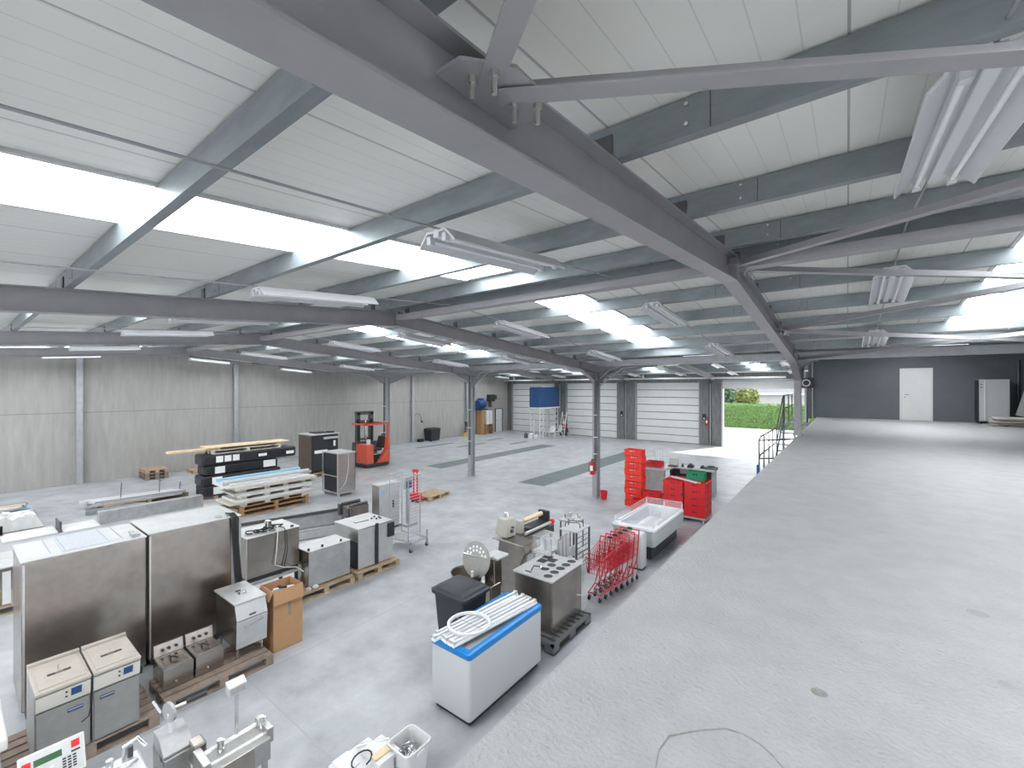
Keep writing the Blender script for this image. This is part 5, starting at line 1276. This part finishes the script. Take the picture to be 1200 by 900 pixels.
part(MB().box(-.45, .45, -1.42, -1.38, .9, .95).box(-.45, .45, -1.42, -1.38, 1.7, 1.75).bar((-.45, -1.4, .1), (.45, -1.4, 1.7), .03, .03, (0, 1, 0)), 'cross_brace', 'white', t)
t = thing('plastic_garden_chair', 'white plastic chairs stack under the blue cabin', 'chair', (-18.9, 30.0, 0), R(20))
chm = MB()
for k in range(1):
    z0 = .05*k
    part(MB().box(-.22, .22, -.22, .22, .42+z0, .45+z0), 'seat', 'white', t, .02); part(MB().prism([(.2, .45), (.24, .45), (.32, .9), (.28, .9)], -.2, .2, 'x'), 'backrest', 'white', t, .01)
    for x in (-.2, .2):
        for y in (-.2, .2): part(MB().bar((x*1.1, y*1.15, 0), (x, y, .43), .04, .04), 'leg', 'white', t)
        part(MB().tube([(x*1.1, -.2, .43), (x*1.15, -.2, .63), (x*1.15, .22, .65)], .02, 8), 'armrest', 'white', t)
dup(t, (-18.8, 30.75, 0), R(-15), 'white plastic garden chair right of the other under the blue cabin')
t['label'] = 'white plastic garden chair standing under the blue cabin, left one'; 
for o in bpy.data.objects:
    if o.name.startswith('plastic_garden_chair'): o['group'] = 'white garden chairs'
for k, (x, y, s) in enumerate(((-20.3, 28.3, .16), (-19.75, 28.2, .2), (-19.35, 28.3, .15))):
    t = thing('bottle_jug', ['dark squat canister on the floor left of the lattice legs', 'white canister on the floor at the lattice legs, middle one', 'white canister on the floor at the lattice legs, right one'][k], 'canister', (x, y, 0), 0, 'canisters below the blue cabin')
    part(MB().lathe((0, 0, 0), [(0, 0), (s, 0), (s, s*1.8), (s*.4, s*2.2), (s*.4, s*2.5), (0, s*2.5)], 16), 'canister_body', 'steeld' if k == 0 else 'white', t)
    part(MB().cyl((0, 0, s*2.5), (0, 0, s*2.7), s*.42), 'cap', 'black', t)
t = thing('step_ladder', 'white step ladder leaning beside the blue cabin', 'ladder', (-18.6, 31.3, 0))
for x in (-.2, .2): part(MB().bar((x*1.2, -.35, 0), (x, .1, 2.0), .05, .03), 'rail', 'white', t)
for x in (-.2, .2): part(MB().bar((x*1.2, .5, 0), (x, .15, 2.0), .04, .03), 'rear_rail', 'white', t)
rg = MB()
for k in range(6): rg.box(-.2, .2, -.3+.07*k, -.22+.07*k, .28+.28*k, .31+.28*k)
part(rg, 'steps', 'white', t)
t = thing('hose_reel', 'red wheeled compressor in the shade right of the blue cabin', 'compressor', (-19.1, 31.95, 0), R(0))
part(MB().cyl((-.1, 0, .45), (.5, 0, .45), .2, 18), 'tank', 'steeld', t); part(MB().box(0, .4, -.12, .12, .66, .95), 'motor', 'red', t, .03)
for x in (0, .4): part(MB().cyl((x, -.2, .13), (x, -.26, .13), .13), 'wheel', 'rubber', t)
part(MB().box(.1, .3, -.05, .05, .1, .3), 'stand', 'black', t)
part(MB().cyl((.1, 0, .95), (.1, 0, 1.25), .08), 'air_filter', 'paper', t)

# --- far left corner things
t = thing('waste_bin', 'black waste bin standing against the concrete wall', 'bin', (-24.9, 22.6, 0))
part(loft(MB(), [rrect(.34, .42, .05, .05), rrect(.40, .48, .05, .86)], True, True), 'body', 'charcoal', t); part(loft(MB(), [rrect(.43, .51, .06, .86), rrect(.43, .51, .06, .9), rrect(.3, .4, .06, .98)], True, True), 'lid', 'charcoal', t)
part(MB().cyl((.3, -.46, .1), (.3, -.38, .1), .1), 'wheel', 'rubber', t)
tag(MB().box(-25.2, -24.95, 21.35, 21.8, 0, .22).build('black_tool_case', 'black', bevel=.02), 'small black case on the floor left of the black bin', 'case')
tag(MB().tube([(-25.32, 21.5+.35*math.sin(k*.45), 1.75+.35*math.cos(k*.45)) for k in range(-5, 6)], .014, 6).box(-25.37, -25.28, 21.1, 21.2, 1.35, 1.5).box(-25.37, -25.28, 21.9, 22.0, 1.4, 1.55).build('wall_cable_loop', 'steeld'), 'thin dark cable arc on the concrete wall above the small case', 'cable')
t = thing('wall_cupboard', 'white cupboard on a dark stand near the far corner', 'cupboard', (-24.9, 28.95, 0))
part(MB().box(-.25, .25, -.38, .38, .85, 2.0), 'cabinet', 'white', t, .01); part(MB().box(-.25, .25, -.5, -.45, 0, .85).box(-.25, .25, .45, .5, 0, .85).bar((.25, -.45, .05), (.25, .45, .8), .04, .04, (1, 0, 0)).bar((.25, .45, .05), (.25, -.45, .8), .04, .04, (1, 0, 0)), 'stand', 'woodo', t)
part(MB().box(.25, .27, .0, .03, .9, 1.95), 'door_gap', 'framel', t)
tag(MB().box(-25.3, -24.7, 28.0, 28.35, 0, 2.1).build('brown_locker', 'woodo', bevel=.01), 'brown wooden locker left of the white cupboard', 'locker')
t = thing('blue_compressor', 'blue compressor mounted above the brown locker', 'compressor', (-25.0, 28.2, 2.11))
part(MB().box(-.35, .35, -.45, .45, 0, .08), 'base', 'black', t)
part(MB().cyl((0, -.42, .5), (0, .42, .5), .34, 20), 'tank', 'bluec', t); part(MB().box(-.2, .2, -.2, .2, .8, 1.0).box(-.15, .15, -.3, .3, .08, .2), 'motor', 'bluec', t, .03)
t = thing('heater_fan', 'dark heater unit on the wall above the small grey door', 'heater', (-25.38, 29.9, 2.5))
part(MB().box(0, .5, -.5, .1, .3, .9), 'housing', 'black', t, .02); part(MB().box(0, .3, .1, .6, .45, .85), 'duct', 'black', t, .02)
part(MB().prism([(.1, -.2), (.3, -.2), (.25, .3), (.15, .3)], -.3, -.1, 'y'), 'outlet', 'brown', t)
t = thing('door_5', '', '', (-25.4, 31.1, 0)); del t['label']; del t['category']; t['kind'] = 'structure'
struct(part(MB().box(.0, .05, -.45, .45, 0, 2.05), 'door_leaf', 'door', t)); struct(part(MB().box(0, .07, -.52, -.45, 0, 2.12).box(0, .07, .45, .56, 0, 2.12).box(0, .07, -.52, .56, 2.05, 2.12), 'door_frame', 'steeld', t)); struct(part(MB().box(.05, .1, -.4, -.3, 1.0, 1.04), 'door_handle', 'steeld', t))
t = thing('cleaning_tools', 'yellow and grey cleaning tools leaning at the wall post', 'cleaning tools', (-25.0, 26.35, 0))
part(MB().box(-.1, .15, -.3, 0, 0, .3), 'yellow_bucket', 'yellow', t, .02); part(MB().box(-.1, .12, .1, .35, 0, .35), 'white_tub', 'white', t, .02)
part(MB().cyl((0, -.1, 0), (-.1, .0, 1.3), .02).cyl((.05, .2, 0), (-.1, .2, 1.2), .02), 'broom_handle', 'steeld', t); part(MB().box(-.06, .1, -.06, .16, .8, 1.2), 'brush_head', 'steeld', t, .03)

# --- stair and guard rails at the mezzanine end
t = thing('stair', 'steel stair with grey handrails beside the mezzanine column', 'stair', (-1.5, 17.5, 0))
part(MB().box(-.45, .38, -3.8, 0, 1.5, 1.58), 'landing', 'galv', t); part(MB().box(-.45, .38, 1.9, 2.6, MZ-.06, MZ).box(-.45, -.41, 2.6, 6.6, MZ-.06, MZ), 'upper_landing', 'galv', t)
for k in range(6): part(MB().box(-.42, .36, .32*k, .32*k+.28, 1.6+.18*k, 1.63+.18*k), 'tread', 'galv', t)
for x in (-.46, .39): part(MB().bar((x, 0, 1.55), (x, 1.95, 2.65), .03, .2), 'stringer', 'galv', t)
for x, y in ((-.42, -3.75), (.34, -3.75), (-.42, -.1), (-.42, 1.95), (-.42, 6.4)): part(MB().box(x-.04, x+.04, y-.04, y+.04, 0, 1.5 if y < 1 else MZ-.08), 'post', 'galv', t)
rl = MB(); rr_ = .02; x = -.43
for dz in (1.05, .55):
    part(MB().tube([(.3, -3.78, 1.58+dz-.0), (x, -3.78, 1.58+dz-.08), (x, -3.5, 1.58+dz), (x, 0, 1.58+dz), (x, 1.95, MZ+dz), (x, 6.6, MZ+dz)], .022, 8), 'handrail', 'steeld', t)
for y in (-3.78, -2.9, -1.9, -.95, 0): part(MB().cyl((x, y, 1.5), (x, y, 2.6), .02, 8), 'baluster', 'steeld', t)
for y in (1.95, 2.25, 3.8, 5.2, 6.5): part(MB().cyl((x, y, MZ-.05), (x, y, MZ+1.06), .022, 8), 'baluster', 'steeld', t)
tag(MB().box(-1.96, -1.9, 13.5, 13.62, 0, 1.9).build('blue_post_guard', 'bluec'), 'blue upright at the foot of the stair', 'post guard')
t = thing('wall_heater', 'dark wall heater with round fan at the left end of the slate wall', 'heater', (-1.52, 23.9, 4.0))
part(MB().box(-.2, .3, -.2, .25, 0, .45), 'housing', 'black', t, .02); part(MB().cyl((.05, -.21, .22), (.05, -.23, .22), .16, 20), 'fan_ring', 'steell', t); part(MB().cyl((.05, -.232, .22), (.05, -.24, .22), .12, 20), 'fan', 'black', t)
part(MB().tube([(0, 0, .45), (0, 0, .7), (-.2, 0, .75)], .04, 8), 'duct', 'framel', t)
part(MB().box(.1, .24, .2, .28, -1.4, 1.2), 'support_post', 'steeld', t)
tag(MB().box(-1.3, -1.24, MWY-.1, MWY+.15, MZ, 5.2).build('corner_trim', 'framel'), 'light vertical trim at the left end of the slate wall', 'trim')

# --- mezzanine far end
d = struct(MB().box(1.72, 2.72, MWY-.02, MWY, MZ, MZ+2.13).build('door_6', 'white'))
MB().box(1.80, 2.64, MWY-.035, MWY-.02, MZ+.01, MZ+2.05).build('door_leaf', 'door', d); MB().box(1.72, 1.8, MWY-.05, MWY-.02, MZ, MZ+2.13).box(2.64, 2.72, MWY-.05, MWY-.02, MZ, MZ+2.13).box(1.8, 2.64, MWY-.05, MWY-.02, MZ+2.05, MZ+2.13).build('door_frame', 'white', d)
MB().cyl((1.88, MWY-.035, MZ+1.05), (1.88, MWY-.08, MZ+1.05), .012).cyl((1.88, MWY-.08, MZ+1.05), (2.0, MWY-.08, MZ+1.05), .012).cyl((1.88, MWY-.035, MZ+.95), (1.88, MWY-.045, MZ+.95), .022).build('door_handle', 'steeld', d)
t = thing('white_fridge', 'white upright fridge with dark left side against the slate wall', 'fridge', (4.25, MWY-.42, MZ))
part(MB().box(-.36, .4, -.3, .36, .08, 1.64), 'body', 'frz', t, .01); part(MB().box(-.37, -.36, -.28, .36, .06, 1.62), 'side_sheet', 'black', t)
part(MB().box(-.36, .4, -.35, -.3, .1, 1.63), 'door', 'frz', t, .01); part(MB().box(-.24, -.20, -.37, -.35, .12, 1.6), 'door_trim', 'white', t)
part(MB().cyl((-.31, -.351, 1.45), (-.31, -.36, 1.45), .02).cyl((-.31, -.351, 1.35), (-.31, -.36, 1.35), .02), 'knob', 'black', t)
part(MB().box(-.1, .2, -.356, -.35, .12, .28), 'sticker', 'paper', t)
for x in (-.3, .34):
    for y in (-.25, .3): part(MB().cyl((x, y, 0), (x, y, .08), .025), 'foot', 'black', t)
tag(MB().cyl((5.0, MWY-.06, MZ), (5.0, MWY-.06, MZ+2.35), .05).build('wall_pipe', 'steeld'), 'grey vertical pipe on the slate wall right of the fridge', 'pipe')
tag(MB().bar((4.98, MWY-.55, MZ+.3), (5.22, MWY-.45, MZ+1.22), .32, .03, (0, -1, 0)).build('insulated_panel', 'foam'), 'white panel leaning at the right edge beside the fridge', 'panel', 'leaning panels by the slate wall')
tag(MB().bar((5.18, MWY-.5, MZ+.3), (5.42, MWY-.4, MZ+1.2), .09, .04, (0, -1, 0)).build('leaning_board', 'plank'), 'narrow orange board leaning beside the white panel', 'board', 'leaning panels by the slate wall')
t = thing('torn_insulation_board', 'pale board with dark tears leaning at the right edge', 'board', (6.0, MWY-.75, MZ+.3))
part(MB().box(-.6, .6, -.03, .03, 0, .95, rect_T((0, 0, 0), 0, R(-12))), 'board', 'paneld', t)
for k in range(4): part(MB().bar((-.5+.03*k, -.04+.04*k, .25+.2*k), (-.2+.05*k, -.03+.04*k, .36+.2*k), .02, .03), 'tear', 'black', t)
random.seed(4)
for k in range(8):
    o = tag(MB().box(-.8+.05*random.random(), .8, -.45, .45, 0, .028).build('stacked_board', ['paneld', 'foam', 'woodd'][k % 3], bevel=.004), 'loose board in the heap at the right edge of the mezzanine, %s from the bottom' % ORD[k], 'board', 'heap of boards on the mezzanine')
    o.location = (4.9+random.uniform(-.12, .12), 22.6+random.uniform(-.1, .1), MZ+.03+.034*k); o.rotation_euler = (0, 0, R(random.uniform(-9, 9)))
tag(MB().box(4.3, 4.4, 22.3, 23.0, MZ, MZ+.03).box(5.3, 5.4, 22.3, 23.0, MZ, MZ+.03).build('board_bearer', 'woodd'), 'dark bearers under the heap of boards', 'timber')
# small mast on door wall frame (lattice knee braces near the valley)
for i, X in enumerate((-7.3, -13.5)):
    kb = MB(); z0, z1 = zr(V1)-.25, zr(V1)+.2
    pts = [(X+.1, V1, z0-.25), (X+.5, V1, z0+.05), (X+1.0, V1, z1-.05), (X+1.6, V1, z1+.02)]
    kb.tube(pts, .025, 8).tube([(X+.1, V1, z0), (X+.5, V1, z1-.1), (X+1.2, V1, z1+.1)], .02, 8)
    for k in range(3): kb.cyl((X+.3+.35*k, V1, z0-.05+.14*k), (X+.45+.35*k, V1, z0+.22+.1*k), .014, 6)
    tag(kb.build('knee_lattice', 'framel'), ['curved lattice bracing at the head of the second frame column', 'curved lattice bracing at the head of the third frame column'][i], 'bracing', 'lattice knee bracing')
